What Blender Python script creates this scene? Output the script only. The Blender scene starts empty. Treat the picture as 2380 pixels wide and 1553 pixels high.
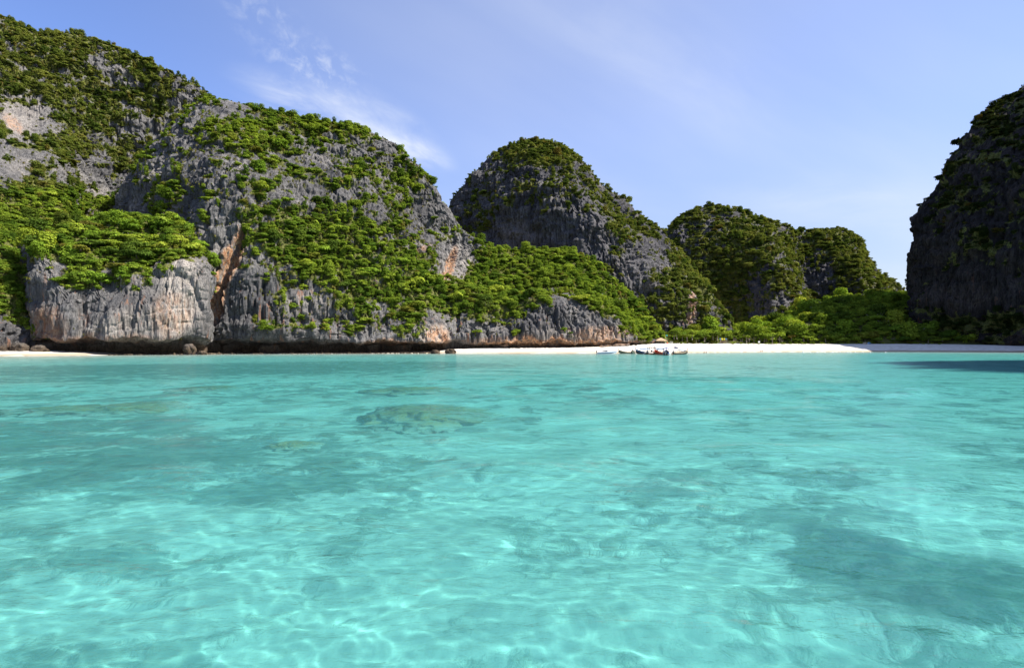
import bpy, bmesh, math, random
import numpy as np
from mathutils import Vector, Matrix, Euler

S = bpy.context.scene
C = S.collection
random.seed(7)
rng = np.random.default_rng(11)
R = math.radians

# ---------------------------------------------------------------- camera, sky, sun, exposure
CAM_Z, HOR, F0, CX = 4.0, 805.0, 1322.0, 1190.0      # metres above the water; horizon, focal length and centre in picture units
cam = bpy.data.cameras.new('camera')
cam_o = bpy.data.objects.new('camera', cam)
C.objects.link(cam_o)
cam_o.location = (0, 0, CAM_Z)
cam_o.rotation_euler = (R(90), 0, 0)
cam.lens, cam.sensor_width, cam.shift_y = 20.0, 36.0, (HOR - 776.5) / 2380
cam.clip_start, cam.clip_end = 0.1, 6000
S.camera = cam_o

SUN_EL, SUN_AZ = R(48), R(-12)                         # azimuth from +X (picture right) towards +Y (into the picture)
sun_dir = Vector((math.cos(SUN_EL) * math.cos(SUN_AZ), math.cos(SUN_EL) * math.sin(SUN_AZ), math.sin(SUN_EL)))
W = bpy.data.worlds.new('World')
S.world = W
W.use_nodes = True
SKY_STRENGTH = 0.067
SUN_STRENGTH = 5.0
sl = bpy.data.lights.new('sun', 'SUN')
sl.energy, sl.angle, sl.color = SUN_STRENGTH, R(0.5), (1.0, 0.95, 0.87)
sl.cycles.is_caustics_light = True
sun_o = bpy.data.objects.new('sun', sl)
C.objects.link(sun_o)
sun_o.rotation_euler = sun_dir.to_track_quat('Z', 'Y').to_euler()
S.view_settings.view_transform = 'Standard'
S.view_settings.look = 'None'
S.view_settings.exposure = 1.2
S.view_settings.gamma = 1.0
S.view_settings.use_curve_mapping = False
S.cycles.use_denoising = True
S.cycles.max_bounces = 6
S.cycles.diffuse_bounces = 2
S.cycles.glossy_bounces = 3
S.cycles.transmission_bounces = 4
S.cycles.transparent_max_bounces = 4
S.cycles.sample_clamp_indirect = 4.0


class NT:
    """Small helper for node trees."""
    def __init__(s, nt):
        s.nt = nt

    def n(s, typ, **kw):
        nd = s.nt.nodes.new(typ)
        for k, v in kw.items():
            if hasattr(nd, k):
                setattr(nd, k, v)
        return nd

    def put(s, sock, v):
        if isinstance(v, bpy.types.NodeSocket):
            s.nt.links.new(v, sock)
        elif v is not None:
            try:
                sock.default_value = v
            except Exception:
                sock.default_value = tuple(v) + (1.0,)

    def math(s, op, a, b=None, c=None, clamp=False):
        nd = s.n('ShaderNodeMath', operation=op, use_clamp=clamp)
        s.put(nd.inputs[0], a)
        s.put(nd.inputs[1], b)
        s.put(nd.inputs[2], c)
        return nd.outputs[0]

    def vmath(s, op, a, b=None, scale=None):
        nd = s.n('ShaderNodeVectorMath', operation=op)
        s.put(nd.inputs[0], a)
        s.put(nd.inputs[1], b)
        if scale is not None:
            s.put(nd.inputs['Scale'], scale)
        return nd.outputs['Value'] if op in ('DOT_PRODUCT', 'LENGTH', 'DISTANCE') else nd.outputs[0]

    def noise(s, vec, scale, detail=4, rough=0.55, dist=0.0):
        nd = s.n('ShaderNodeTexNoise')
        s.put(nd.inputs['Vector'], vec)
        nd.inputs['Scale'].default_value = scale
        nd.inputs['Detail'].default_value = detail
        nd.inputs['Roughness'].default_value = rough
        nd.inputs['Distortion'].default_value = dist
        return nd.outputs[0]

    def step(s, v, a, b, lo=0.0, hi=1.0):
        nd = s.n('ShaderNodeMapRange', interpolation_type='SMOOTHSTEP')
        s.put(nd.inputs['Value'], v)
        s.put(nd.inputs['From Min'], a)
        s.put(nd.inputs['From Max'], b)
        s.put(nd.inputs['To Min'], lo)
        s.put(nd.inputs['To Max'], hi)
        return nd.outputs[0]

    def mix(s, f, a, b, typ='MIX'):
        nd = s.n('ShaderNodeMix', data_type='RGBA', blend_type=typ)
        s.put(nd.inputs[0], f)
        s.put(nd.inputs[6], a)
        s.put(nd.inputs[7], b)
        return nd.outputs[2]

    def attr(s, name):
        nd = s.n('ShaderNodeAttribute', attribute_name=name)
        return nd

    def xyz(s, v):
        nd = s.n('ShaderNodeSeparateXYZ')
        s.put(nd.inputs[0], v)
        return nd.outputs

    def comb(s, x, y, z):
        nd = s.n('ShaderNodeCombineXYZ')
        s.put(nd.inputs[0], x)
        s.put(nd.inputs[1], y)
        s.put(nd.inputs[2], z)
        return nd.outputs[0]

    def scaled(s, v, sc):
        nd = s.n('ShaderNodeVectorMath', operation='MULTIPLY')
        s.put(nd.inputs[0], v)
        nd.inputs[1].default_value = sc
        return nd.outputs[0]

    def bump(s, h, strength, dist):
        nd = s.n('ShaderNodeBump')
        s.put(nd.inputs['Height'], h)
        nd.inputs['Strength'].default_value = strength
        nd.inputs['Distance'].default_value = dist
        return nd.outputs[0]


def build_sky():
    t = NT(W.node_tree)
    bg = W.node_tree.nodes['Background']
    sky = t.n('ShaderNodeTexSky', sky_type='NISHITA', sun_disc=False)
    sky.sun_elevation = SUN_EL
    sky.sun_rotation = R(90) - SUN_AZ
    sky.dust_density, sky.ozone_density, sky.air_density = 0.3, 1.4, 1.0
    tc = t.n('ShaderNodeTexCoord').outputs['Generated']
    d = t.xyz(tc)
    tint = t.mix(t.step(d[2], 0.02, 0.36), (0.84, 0.79, 0.86, 1), (0.92, 1.05, 1.50, 1))       # moist air pales the lower sky
    base = t.mix(1.0, sky.outputs[0], tint, 'MULTIPLY')
    # thin cirrus: a high layer seen along (x/z, y/z)
    dz = t.math('ADD', t.math('MAXIMUM', d[2], 0.0), 0.10)
    px = t.math('DIVIDE', d[0], dz)
    py = t.math('DIVIDE', d[1], dz)
    ca, sa = math.cos(R(-38)), math.sin(R(-38))
    rx = t.math('ADD', t.math('MULTIPLY', px, ca), t.math('MULTIPLY', py, -sa))
    ry = t.math('ADD', t.math('MULTIPLY', px, sa), t.math('MULTIPLY', py, ca))
    n_veil = t.noise(t.comb(t.math('MULTIPLY', rx, 0.35), t.math('MULTIPLY', ry, 1.0), 0.0), 0.9, 5, 0.5, 0.3)
    veil = t.step(n_veil, 0.30, 0.72, 0.20, 0.42)
    low = t.step(d[2], 0.0, 0.45, 0.10, 0.0)               # the layer is seen edge-on near the horizon
    east = t.step(d[0], -0.6, 0.10, 0.0, 1.0)             # thicker towards the sun side
    veil = t.math('MULTIPLY', t.math('ADD', t.math('MULTIPLY', veil, t.math('ADD', t.math('MULTIPLY', east, 0.85), 0.12)), low), 1.0, clamp=True)

    def wisp(X, Y, rx_, ry_, ang, sc, lo, hi, amt, stretch):
        """a single drifting cloud centred on one direction of the sky"""
        c = Vector((X - CX, F0, HOR - Y)).normalized()
        e1 = Vector((c.y, -c.x, 0)).normalized()
        e2 = e1.cross(c)
        a, b = math.cos(R(ang)), math.sin(R(ang))
        u0, v0 = e1 * a + e2 * b, e2 * a - e1 * b
        u = t.vmath('DOT_PRODUCT', tc, tuple(u0))
        v = t.vmath('DOT_PRODUCT', tc, tuple(v0))
        front = t.math('GREATER_THAN', t.vmath('DOT_PRODUCT', tc, tuple(c)), 0.3)
        uu = t.math('DIVIDE', u, rx_)
        vv = t.math('DIVIDE', v, ry_)
        wob = t.noise(tc, 5.0, 2)
        rr = t.math('ADD', t.math('SQRT', t.math('ADD', t.math('MULTIPLY', uu, uu), t.math('MULTIPLY', vv, vv))), t.math('MULTIPLY', t.math('SUBTRACT', wob, 0.5), 0.9))
        m = t.math('MULTIPLY', t.step(rr, 0.15, 1.1, 1.0, 0.0), front)
        nz = t.noise(t.comb(t.math('DIVIDE', u, stretch), v, 0.3), sc, 7, 0.6, 0.4)
        return t.math('MULTIPLY', t.math('MULTIPLY', t.step(nz, lo, hi), m), amt)

    w = wisp(610, 45, 0.085, 0.055, -40, 44, 0.42, 0.80, 0.36, 1.15)
    w = t.math('ADD', w, wisp(720, 150, 0.10, 0.05, -20, 50, 0.45, 0.78, 0.38, 1.1))
    w = t.math('ADD', w, wisp(880, 290, 0.16, 0.045, -26, 20, 0.25, 0.90, 0.46, 2.2))
    w = t.math('ADD', w, wisp(720, 240, 0.13, 0.04, -12, 24, 0.30, 0.75, 0.45, 3.0))
    w = t.math('ADD', w, wisp(960, 350, 0.09, 0.028, -18, 24, 0.25, 0.65, 0.55, 3.0))
    w = t.math('ADD', w, wisp(1480, 110, 0.30, 0.10, -35, 10, 0.25, 0.85, 0.17, 2.4))
    w = t.math('ADD', w, wisp(1950, 480, 0.25, 0.05, -10, 12, 0.30, 0.75, 0.22, 4.0))
    f = t.math('ADD', veil, w, clamp=True)
    cloud = (6.0, 6.35, 7.0, 1)
    t.nt.links.new(t.mix(f, base, cloud), bg.inputs[0])
    bg.inputs[1].default_value = SKY_STRENGTH


build_sky()


# ---------------------------------------------------------------- helpers
def P(X, Y, D):
    """the world point seen at picture point X, Y when it stands D metres into the bay"""
    return ((X - CX) / F0 * D, D, CAM_Z + (HOR - Y) / F0 * D)


def Pz(X, z, D):
    return ((X - CX) / F0 * D, D, z)


def to_px(x, y, z):
    y = np.maximum(y, 1.0)
    return CX + x / y * F0, HOR - (z - CAM_Z) / y * F0


def tag(o, label=None, cat=None, group=None, kind=None):
    if label:
        o['label'] = label
    if cat:
        o['category'] = cat
    if group:
        o['group'] = group
    if kind:
        o['kind'] = kind
    return o


def mesh_np(name, V, F, smooth=False):
    me = bpy.data.meshes.new(name)
    V = np.asarray(V, np.float32)
    F = np.asarray(F, np.int32)
    k = F.shape[1]
    me.vertices.add(len(V))
    me.vertices.foreach_set('co', V.ravel())
    me.loops.add(F.size)
    me.loops.foreach_set('vertex_index', F.ravel())
    me.polygons.add(len(F))
    me.polygons.foreach_set('loop_start', np.arange(0, F.size, k, dtype=np.int32))
    me.polygons.foreach_set('loop_total', np.full(len(F), k, np.int32))
    me.polygons.foreach_set('use_smooth', np.full(len(F), smooth))
    me.update()
    me.validate()
    return me


def add_attr(me, name, vals):
    a = me.attributes.new(name, 'FLOAT', 'POINT')
    a.data.foreach_set('value', np.asarray(vals, np.float32).ravel())


def obj(name, me, mat=None, parent=None):
    o = bpy.data.objects.new(name, me)
    C.objects.link(o)
    if mat is not None and me is not None and not me.materials:
        me.materials.append(mat)
    if parent is not None:
        o.parent = parent
    return o


def grid_faces(n, m, flip=False):
    i = np.arange(n - 1)[:, None] * m + np.arange(m - 1)[None]
    f = np.stack([i, i + 1, i + m + 1, i + m], -1).reshape(-1, 4)
    return f[:, ::-1] if flip else f


_perm = np.random.default_rng(5).permutation(256).astype(np.int32)
_perm = np.concatenate([_perm, _perm, _perm[:2]])
_g = np.random.default_rng(6).normal(size=(256, 3)).astype(np.float32)
_g /= np.linalg.norm(_g, axis=1, keepdims=True)


def pn(x, y, z):
    """gradient noise, about -0.7..0.7"""
    x, y, z = (np.asarray(a, np.float32) for a in (x, y, z))
    x, y, z = np.broadcast_arrays(x, y, z)
    xi, yi, zi = (np.floor(a).astype(np.int32) for a in (x, y, z))
    xf, yf, zf = x - xi, y - yi, z - zi
    u, v, w = (a * a * a * (a * (a * 6 - 15) + 10) for a in (xf, yf, zf))
    xi, yi, zi = xi & 255, yi & 255, zi & 255
    out = 0
    for dx in (0, 1):
        wx = u if dx else 1 - u
        a = _perm[xi + dx]
        for dy in (0, 1):
            wy = v if dy else 1 - v
            b = _perm[a + yi + dy & 511] if False else _perm[(a + yi + dy) & 255]
            for dz in (0, 1):
                wz = w if dz else 1 - w
                g = _g[_perm[(b + zi + dz) & 255]]
                out = out + wx * wy * wz * (g[..., 0] * (xf - dx) + g[..., 1] * (yf - dy) + g[..., 2] * (zf - dz))
    return out * 1.5


def fbm(x, y, z, o=4, gain=0.5):
    s, a, f = 0, 1.0, 1.0
    for k in range(o):
        s = s + a * pn(x * f + 17.3 * k, y * f + 5.1 * k, z * f - 9.7 * k)
        a *= gain
        f *= 2.03
    return s


def smooth(a, lo, hi):
    t = np.clip((a - lo) / (hi - lo), 0, 1)
    return t * t * (3 - 2 * t)


def pchip(t, Y, ts):
    t = np.asarray(t, float)
    h = np.diff(t)
    sh = (-1,) + (1,) * (Y.ndim - 1)
    d = np.diff(Y, axis=0) / h.reshape(sh)
    m = np.zeros_like(Y)
    m[0], m[-1] = d[0], d[-1]
    if len(t) > 2:
        same = d[:-1] * d[1:] > 0
        hm = 2 * d[:-1] * d[1:] / np.where(same, d[:-1] + d[1:], 1)
        avg = 0.5 * (d[:-1] + d[1:])
        m[1:-1] = np.where(same, 0.5 * hm + 0.5 * avg, 0.35 * avg)
    i = np.clip(np.searchsorted(t, ts, 'right') - 1, 0, len(t) - 2)
    s = ((ts - t[i]) / h[i]).reshape(sh)
    hh = h[i].reshape(sh)
    s2, s3 = s * s, s * s * s
    return (2 * s3 - 3 * s2 + 1) * Y[i] + (s3 - 2 * s2 + s) * hh * m[i] + (-2 * s3 + 3 * s2) * Y[i + 1] + (s3 - s2) * hh * m[i + 1]


def loft(ribs, step):
    A = np.array(ribs, float)
    for ax in (1, 0):
        L = np.linalg.norm(np.diff(A, axis=ax), axis=2).mean(axis=1 - ax)
        L = np.maximum(L, 0.5)
        t = np.concatenate([[0], np.cumsum(L)])
        n = max(8, int(t[-1] / step))
        B = pchip(t, np.moveaxis(A, ax, 0), np.linspace(0, t[-1], n))
        A = np.moveaxis(B, 0, ax)
    return A                                             # (along, up, xyz)


def grid_normals(A):
    du = np.gradient(A, axis=0)
    dv = np.gradient(A, axis=1)
    n = np.cross(du, dv)
    n /= np.linalg.norm(n, axis=2, keepdims=True) + 1e-9
    return n


def ell(X, Y, items):
    s = 0 * X
    for cx, cy, rx, ry, w, *ang in items:
        dx, dy = X - cx, Y - cy
        if ang:
            a = R(ang[0])
            dx, dy = dx * math.cos(a) + dy * math.sin(a), -dx * math.sin(a) + dy * math.cos(a)
        r = np.sqrt((dx / rx) ** 2 + (dy / ry) ** 2)
        s = s + w * (1 - smooth(r, 0.55, 1.25))
    return s


class MB:
    """collects simple solids into one mesh"""
    def __init__(s):
        s.v, s.f = [], []

    def add(s, V, F):
        k = len(s.v)
        s.v += [tuple(p) for p in V]
        s.f += [tuple(i + k for i in f) for f in F]
        return s

    def box(s, c, d, rot=None):
        m = Matrix.Translation(Vector(c)) @ (Euler(rot).to_matrix().to_4x4() if rot else Matrix.Identity(4))
        V = [m @ Vector((x * d[0] / 2, y * d[1] / 2, z * d[2] / 2)) for x in (-1, 1) for y in (-1, 1) for z in (-1, 1)]
        return s.add(V, [(0, 1, 3, 2), (4, 6, 7, 5), (0, 4, 5, 1), (2, 3, 7, 6), (0, 2, 6, 4), (1, 5, 7, 3)])

    def tube(s, pts, r, n=7, cap=True):
        pts = [Vector(p) for p in pts]
        rs = r if isinstance(r, (list, tuple)) else [r] * len(pts)
        V, F = [], []
        for i, p in enumerate(pts):
            d = (pts[min(i + 1, len(pts) - 1)] - pts[max(i - 1, 0)]).normalized()
            a = d.cross(Vector((0, 0, 1)) if abs(d.z) < 0.95 else Vector((1, 0, 0))).normalized()
            b = d.cross(a)
            for j in range(n):
                q = 2 * math.pi * j / n
                V.append(p + (a * math.cos(q) + b * math.sin(q)) * rs[i])
        for i in range(len(pts) - 1):
            for j in range(n):
                k = (j + 1) % n
                F.append((i * n + j, i * n + k, (i + 1) * n + k, (i + 1) * n + j))
        if cap:
            F.append(tuple(range(n))[::-1])
            F.append(tuple((len(pts) - 1) * n + j for j in range(n)))
        return s.add(V, F)

    def rings(s, rings, cap=True, closed=True):
        """bridges equal rings of points"""
        n = len(rings[0])
        V = [p for r in rings for p in r]
        F = []
        for i in range(len(rings) - 1):
            for j in range(n if closed else n - 1):
                k = (j + 1) % n
                F.append((i * n + j, i * n + k, (i + 1) * n + k, (i + 1) * n + j))
        if cap:
            F.append(tuple(range(n))[::-1])
            F.append(tuple((len(rings) - 1) * n + j for j in range(n)))
        return s.add(V, F)

    def ball(s, c, r, n=8, m=6, sq=(1, 1, 1)):
        rr = []
        for i in range(m + 1):
            a = math.pi * (0.04 + 0.92 * i / m)
            rr.append([(c[0] + r * sq[0] * math.sin(a) * math.cos(2 * math.pi * j / n), c[1] + r * sq[1] * math.sin(a) * math.sin(2 * math.pi * j / n), c[2] - r * sq[2] * math.cos(a)) for j in range(n)])
        return s.rings(rr)

    def mesh(s, name, smooth=False):
        me = bpy.data.meshes.new(name)
        me.from_pydata(s.v, [], s.f)
        if smooth:
            me.shade_smooth()
        me.update()
        return me

    def obj(s, name, mat, parent=None, smooth=False):
        return obj(name, s.mesh(name, smooth), mat, parent)


def mat_plain(name, col, rough=0.6, metal=0.0, grain=0.15, scale=6.0):
    m = bpy.data.materials.new(name)
    m.use_nodes = True
    t = NT(m.node_tree)
    b = m.node_tree.nodes['Principled BSDF']
    pos = t.n('ShaderNodeTexCoord').outputs['Object']
    nz = t.noise(pos, scale, 5)
    dark = tuple(c * (1 - grain) for c in col) + (1,)
    lite = tuple(min(1, c * (1 + grain)) for c in col) + (1,)
    t.put(b.inputs['Base Color'], t.mix(t.step(nz, 0.3, 0.7), dark, lite))
    b.inputs['Roughness'].default_value = rough
    b.inputs['Metallic'].default_value = metal
    return m


# ---------------------------------------------------------------- materials of the setting
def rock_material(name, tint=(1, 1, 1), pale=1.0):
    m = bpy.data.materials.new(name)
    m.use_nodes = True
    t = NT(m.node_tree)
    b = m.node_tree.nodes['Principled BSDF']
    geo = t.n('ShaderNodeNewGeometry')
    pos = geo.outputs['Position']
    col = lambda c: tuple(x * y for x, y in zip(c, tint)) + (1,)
    streak = t.noise(t.scaled(pos, (0.55, 0.55, 0.045)), 1.0, 8, 0.62, 0.25)
    streak2 = t.noise(t.scaled(pos, (1.6, 1.6, 0.22)), 1.0, 6, 0.6)
    patch = t.noise(pos, 0.055, 5, 0.6)
    fine = t.noise(t.scaled(pos, (1, 1, 0.6)), 1.3, 6, 0.7)
    c = t.mix(t.step(streak, 0.34, 0.66), col((0.034, 0.033, 0.034)), col((0.150, 0.143, 0.138)))
    c = t.mix(t.math('MULTIPLY', t.step(streak2, 0.42, 0.68), 0.65), c, col((0.215, 0.205, 0.196)))
    c = t.mix(t.math('MULTIPLY', t.step(fine, 0.52, 0.36), 0.6), c, col((0.04, 0.04, 0.042)))
    big = t.noise(t.scaled(pos, (1, 1, 0.55)), 0.024, 4, 0.6)
    c = t.mix(t.step(big, 0.43, 0.60, 0.0, 0.75), c, t.mix(streak, col((0.024, 0.024, 0.027)), col((0.086, 0.084, 0.088))))
    stain = t.noise(t.scaled(pos, (0.9, 0.9, 0.03)), 1.0, 5, 0.6)
    c = t.mix(t.step(stain, 0.575, 0.68, 0.0, 0.85), c, col((0.028, 0.027, 0.029)))
    beds = t.noise(t.scaled(pos, (0.06, 0.06, 0.85)), 1.0, 4, 0.6, 0.6)
    c = t.mix(t.step(beds, 0.60, 0.70, 0.0, 0.6), c, col((0.026, 0.025, 0.026)))
    palea = t.attr('pale').outputs['Fac']
    pf = t.math('MULTIPLY', t.math('ADD', palea, t.math('MULTIPLY', t.step(patch, 0.52, 0.72), 0.45)), t.step(streak2, 0.30, 0.60))
    c = t.mix(t.math('MULTIPLY', pf, 0.8, clamp=True), c, col((0.38 * pale, 0.335 * pale, 0.29 * pale)))
    och = t.attr('ochre').outputs['Fac']
    on = t.noise(t.scaled(pos, (0.5, 0.5, 0.16)), 1.0, 6, 0.65)
    of = t.math('MULTIPLY', och, t.step(on, 0.36, 0.56), clamp=True)
    oc = t.mix(t.step(fine, 0.35, 0.65), (0.25, 0.092, 0.040, 1), (0.45, 0.30, 0.18, 1))
    c = t.mix(of, c, oc)
    rust = t.noise(t.scaled(pos, (0.30, 0.30, 0.022)), 1.0, 6, 0.62)
    rz = t.step(t.xyz(pos)[2], 75.0, 20.0)
    c = t.mix(t.math('MULTIPLY', t.math('MULTIPLY', t.step(rust, 0.585, 0.68), rz), 0.55), c, (0.23, 0.105, 0.055, 1))
    # brown foot of the cliff, darkened to carry the undercut's shade
    z = t.xyz(pos)[2]
    zz = t.math('ADD', z, t.math('MULTIPLY', t.noise(pos, 0.25, 4), 4.0))
    c = t.mix(t.math('MULTIPLY', t.step(zz, 9.0, 4.0), 0.85), c, t.mix(t.step(fine, 0.35, 0.65), (0.030, 0.020, 0.014, 1), (0.10, 0.070, 0.042, 1)))
    # moss, grass and creepers rooted in the rock
    va = t.attr('veg').outputs['Fac']
    vn = t.noise(pos, 0.55, 6, 0.7)
    vf = t.step(t.math('ADD', va, t.math('MULTIPLY', t.math('SUBTRACT', vn, 0.5), 1.5)), 0.42, 0.72)
    vc = t.mix(t.step(t.noise(pos, 1.8, 4, 0.7), 0.35, 0.65), (0.040, 0.046, 0.013, 1), (0.145, 0.148, 0.042, 1))
    c = t.mix(vf, c, vc)
    t.put(b.inputs['Base Color'], c)
    b.inputs['Roughness'].default_value = 0.95
    b.inputs['Specular IOR Level'].default_value = 0.15
    h = t.math('ADD', t.math('MULTIPLY', streak2, 0.6), fine)
    t.put(b.inputs['Normal'], t.bump(h, 0.9, 0.9))
    return m


def leaf_material(name, dark, mid, lite):
    m = bpy.data.materials.new(name)
    m.use_nodes = True
    nt = m.node_tree
    t = NT(nt)
    nt.nodes.remove(nt.nodes['Principled BSDF'])
    out = nt.nodes['Material Output']
    rnd = t.n('ShaderNodeObjectInfo').outputs['Random']
    tone = t.attr('tone').outputs['Fac']
    c = t.mix(t.step(rnd, 0.0, 0.55), dark + (1,), mid + (1,))
    c = t.mix(t.step(rnd, 0.5, 1.0), c, lite + (1,))
    r2 = t.math('FRACT', t.math('MULTIPLY', rnd, 37.7))
    c = t.mix(t.step(r2, 0.93, 0.98, 0.0, 0.6), c, (0.15, 0.095, 0.025, 1))
    pz = t.n('ShaderNodeNewGeometry').outputs['Position']
    zone = t.noise(pz, 0.035, 3, 0.55)
    c = t.mix(t.step(zone, 0.42, 0.66, 0.0, 0.55), c, lite + (1,))
    zone2 = t.noise(pz, 0.085, 4, 0.6)                       # other species in patches
    c = t.mix(t.step(zone2, 0.50, 0.64, 0.0, 0.70), c, dark + (1,))
    c = t.mix(t.step(t.noise(pz, 0.06, 3, 0.6), 0.58, 0.70, 0.0, 0.45), c, tuple(x * y for x, y in zip(mid, (1.25, 0.92, 1.5))) + (1,))
    k = t.math('ADD', t.math('MULTIPLY', tone, 1.0), 0.50)
    c = t.mix(1.0, c, t.comb(k, k, t.math('MULTIPLY', k, 0.95)), 'MULTIPLY')
    d = t.n('ShaderNodeBsdfDiffuse')
    t.put(d.inputs[0], c)
    tr = t.n('ShaderNodeBsdfTranslucent')
    t.put(tr.inputs[0], t.mix(1.0, c, (1.45, 1.35, 0.5, 1), 'MULTIPLY'))
    mx = t.n('ShaderNodeMixShader')
    mx.inputs[0].default_value = 0.32
    nt.links.new(d.outputs[0], mx.inputs[1])
    nt.links.new(tr.outputs[0], mx.inputs[2])
    nt.links.new(mx.outputs[0], out.inputs[0])
    return m


M_ROCK = rock_material('limestone')
M_ROCK_W = rock_material('weathered_limestone', (0.72, 0.72, 0.76))
M_ROCK_SHADE = rock_material('shade_darkened_limestone', (0.30, 0.27, 0.26))  # browner limestone, darkened so its colour carries the right cliff's shade
M_LEAF = leaf_material('foliage', (0.056, 0.102, 0.014), (0.126, 0.192, 0.022), (0.220, 0.285, 0.034))
M_SCRUB = leaf_material('dry_scrub', (0.046, 0.074, 0.014), (0.098, 0.134, 0.024), (0.180, 0.196, 0.042))
M_SHADE = leaf_material('shade_darkened_leaves', (0.016, 0.026, 0.008), (0.028, 0.042, 0.012), (0.045, 0.058, 0.018))  # leaf colour blackened to stand for the shade on the right cliff
M_GRASS = leaf_material('cliff_grass', (0.085, 0.095, 0.026), (0.150, 0.150, 0.042), (0.205, 0.185, 0.060))
M_LEAF_D = leaf_material('forest_foliage', (0.040, 0.070, 0.012), (0.085, 0.130, 0.018), (0.145, 0.190, 0.026))
M_PANDAN = leaf_material('screw_pine_leaf', (0.035, 0.055, 0.022), (0.055, 0.080, 0.032), (0.085, 0.105, 0.040))
M_PALM = leaf_material('palm_frond', (0.06, 0.085, 0.02), (0.11, 0.12, 0.03), (0.17, 0.15, 0.055))
M_BARK = mat_plain('bark', (0.20, 0.17, 0.13), 0.9, 0, 0.35)


# ---------------------------------------------------------------- plan of the shore
SH_X = np.array([-900, -300, 0, 70, 200, 300, 440, 520, 640, 850, 1000, 1060, 1200, 1400, 1480, 1540, 1600, 1800, 2100, 2380, 2600, 3200, 4200], float)
SH_D = np.array([190, 215, 230, 232, 243, 258, 269, 288, 294, 307, 317, 308, 311, 316, 324, 332, 341, 388, 402, 368, 330, 240, 160], float)      # water's edge
TP_D = np.array([205, 232, 248, 250, 256, 266, 277, 300, 305, 318, 327, 325, 338, 356, 366, 376, 388, 415, 424, 388, 346, 252, 172], float)      # back of the sand
TP_Z = np.array([1.5, 2.0, 2.2, 2.2, 1.2, 0.5, 0.5, 0.5, 0.5, 0.5, 1.0, 2.4, 3.2, 4.2, 5.2, 6.0, 5.6, 5.4, 5.7, 4.2, 3.0, 1.0, 1.0], float)


def shore(X):
    return np.interp(X, SH_X, SH_D), np.interp(X, SH_X, TP_D), np.interp(X, SH_X, TP_Z)


def sea_floor_z(x, y):
    """height of the sand, under water and on the beach"""
    X = CX + x / np.maximum(y, 8.0) * F0
    Dw, Dt, zt = shore(np.clip(X, -900, 4200))
    out = y - Dw
    u = np.clip(out / (Dt - Dw), 0, 1)
    zb = zt * (1 - (1 - u) ** 1.5) + np.maximum(y - Dt, 0) * 0.03
    s = np.maximum(-out, 0)
    zs = -np.interp(s, [0, 6, 25, 70, 140, 220, 400], [0.0, 0.28, 0.75, 1.6, 2.5, 3.2, 3.4])
    zs = zs * np.where(s < 110, np.interp(X, [700, 1400], [0.62, 1.0]) * (1 - s / 110) + s / 110, 1.0)
    zs = zs - 0.9 * np.clip((y - 14) / 40, 0, 1) * np.clip(s / 120, 0, 1)
    return np.where(out > 0, zb, zs)


def under_water(X, Y, depth):
    """the point of the sea floor seen through the water at picture point X, Y"""
    ds = CAM_Z * F0 / (Y - HOR)
    a = math.atan2(ds, CAM_Z)
    b = math.asin(math.sin(a) / 1.33)
    D = ds + depth * math.tan(b)
    return (X - CX) / F0 * D, D


# dark patches on the sand, some of them weed, rubble and dead coral: x, y, radius x, radius y, weight
BEDS = []
for X, Y, rx, ry, w, dep in [(2090, 1345, 2.9, 2.1, 1.35, 3.2), (1985, 1290, 1.8, 1.7, 1.1, 3.2), (2215, 1430, 2.2, 1.3, 1.1, 3.2), (1530, 1310, 0.9, 0.8, 0.45, 3.2), (1900, 1150, 2.2, 3.0, 0.3, 3.2),  # first three: one broad dark patch in the right foreground
                             (330, 1060, 7.5, 7.0, 0.85, 3.0), (120, 1010, 9, 8, 0.8, 3.0), (640, 1110, 4.5, 4.0, 0.8, 3.0), (560, 1030, 6.0, 6.0, 0.7, 3.0), (900, 1090, 4.0, 4.0, 0.5, 3.0), (200, 1150, 3.5, 3.0, 0.6, 3.2), (800, 1250, 1.5, 1.6, 0.35, 3.2), (60, 1160, 3, 3, 0.35, 3.2),
                             (300, 940, 14, 12, 0.5, 2.6), (60, 930, 14, 14, 0.5, 2.6), (560, 900, 16, 16, 0.3, 2.4), (1900, 980, 9, 9, 0.35, 3.0), (2200, 960, 9, 9, 0.35, 3.0), (1750, 920, 16, 10, 0.25, 2.8),
                             (1270, 1220, 1.7, 1.8, 0.4, 3.2), (1480, 1400, 1.2, 0.8, 0.3, 3.2), (1200, 1390, 0.9, 0.7, 0.35, 3.2), (1250, 1060, 2.5, 3.0, 0.25, 3.2), (1720, 1130, 2, 2, 0.3, 3.2), (420, 856, 60, 40, 0.85, 1.2), (800, 848, 50, 45, 0.75, 1.0), (1150, 846, 30, 30, 0.45, 1.2), (100, 870, 40, 30, 0.7, 1.2), (700, 900, 25, 16, 0.55, 2.0),
                             (1700, 870, 22, 22, 0.3, 2.2), (2000, 868, 25, 20, 0.25, 2.2)]:
    x, y = under_water(X, Y, dep)
    BEDS.append((x, y, rx, ry, w))


def bed_weight(x, y):
    s = 0.30 + 0.30 * fbm(x / 14, y / 14, 9.0, 3) + 0.22 * fbm(x / 4.0, y / 4.0, 2.0, 2)
    wx = x + 1.1 * pn(x * 0.45, y * 0.45, 3.3)
    wy = y + 1.1 * pn(x * 0.45 + 9, y * 0.45, 7.7)
    for cx, cy, rx, ry, w in BEDS:
        r = np.sqrt(((wx - cx) / rx) ** 2 + ((wy - cy) / ry) ** 2)
        s = np.maximum(s, w * (1 - smooth(r, 0.45, 1.25)))
    return s


def fan(radii, angles, y0=-9.0):
    r, a = np.meshgrid(radii, angles, indexing='ij')
    return r * np.sin(a), r * np.cos(a) + y0


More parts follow.
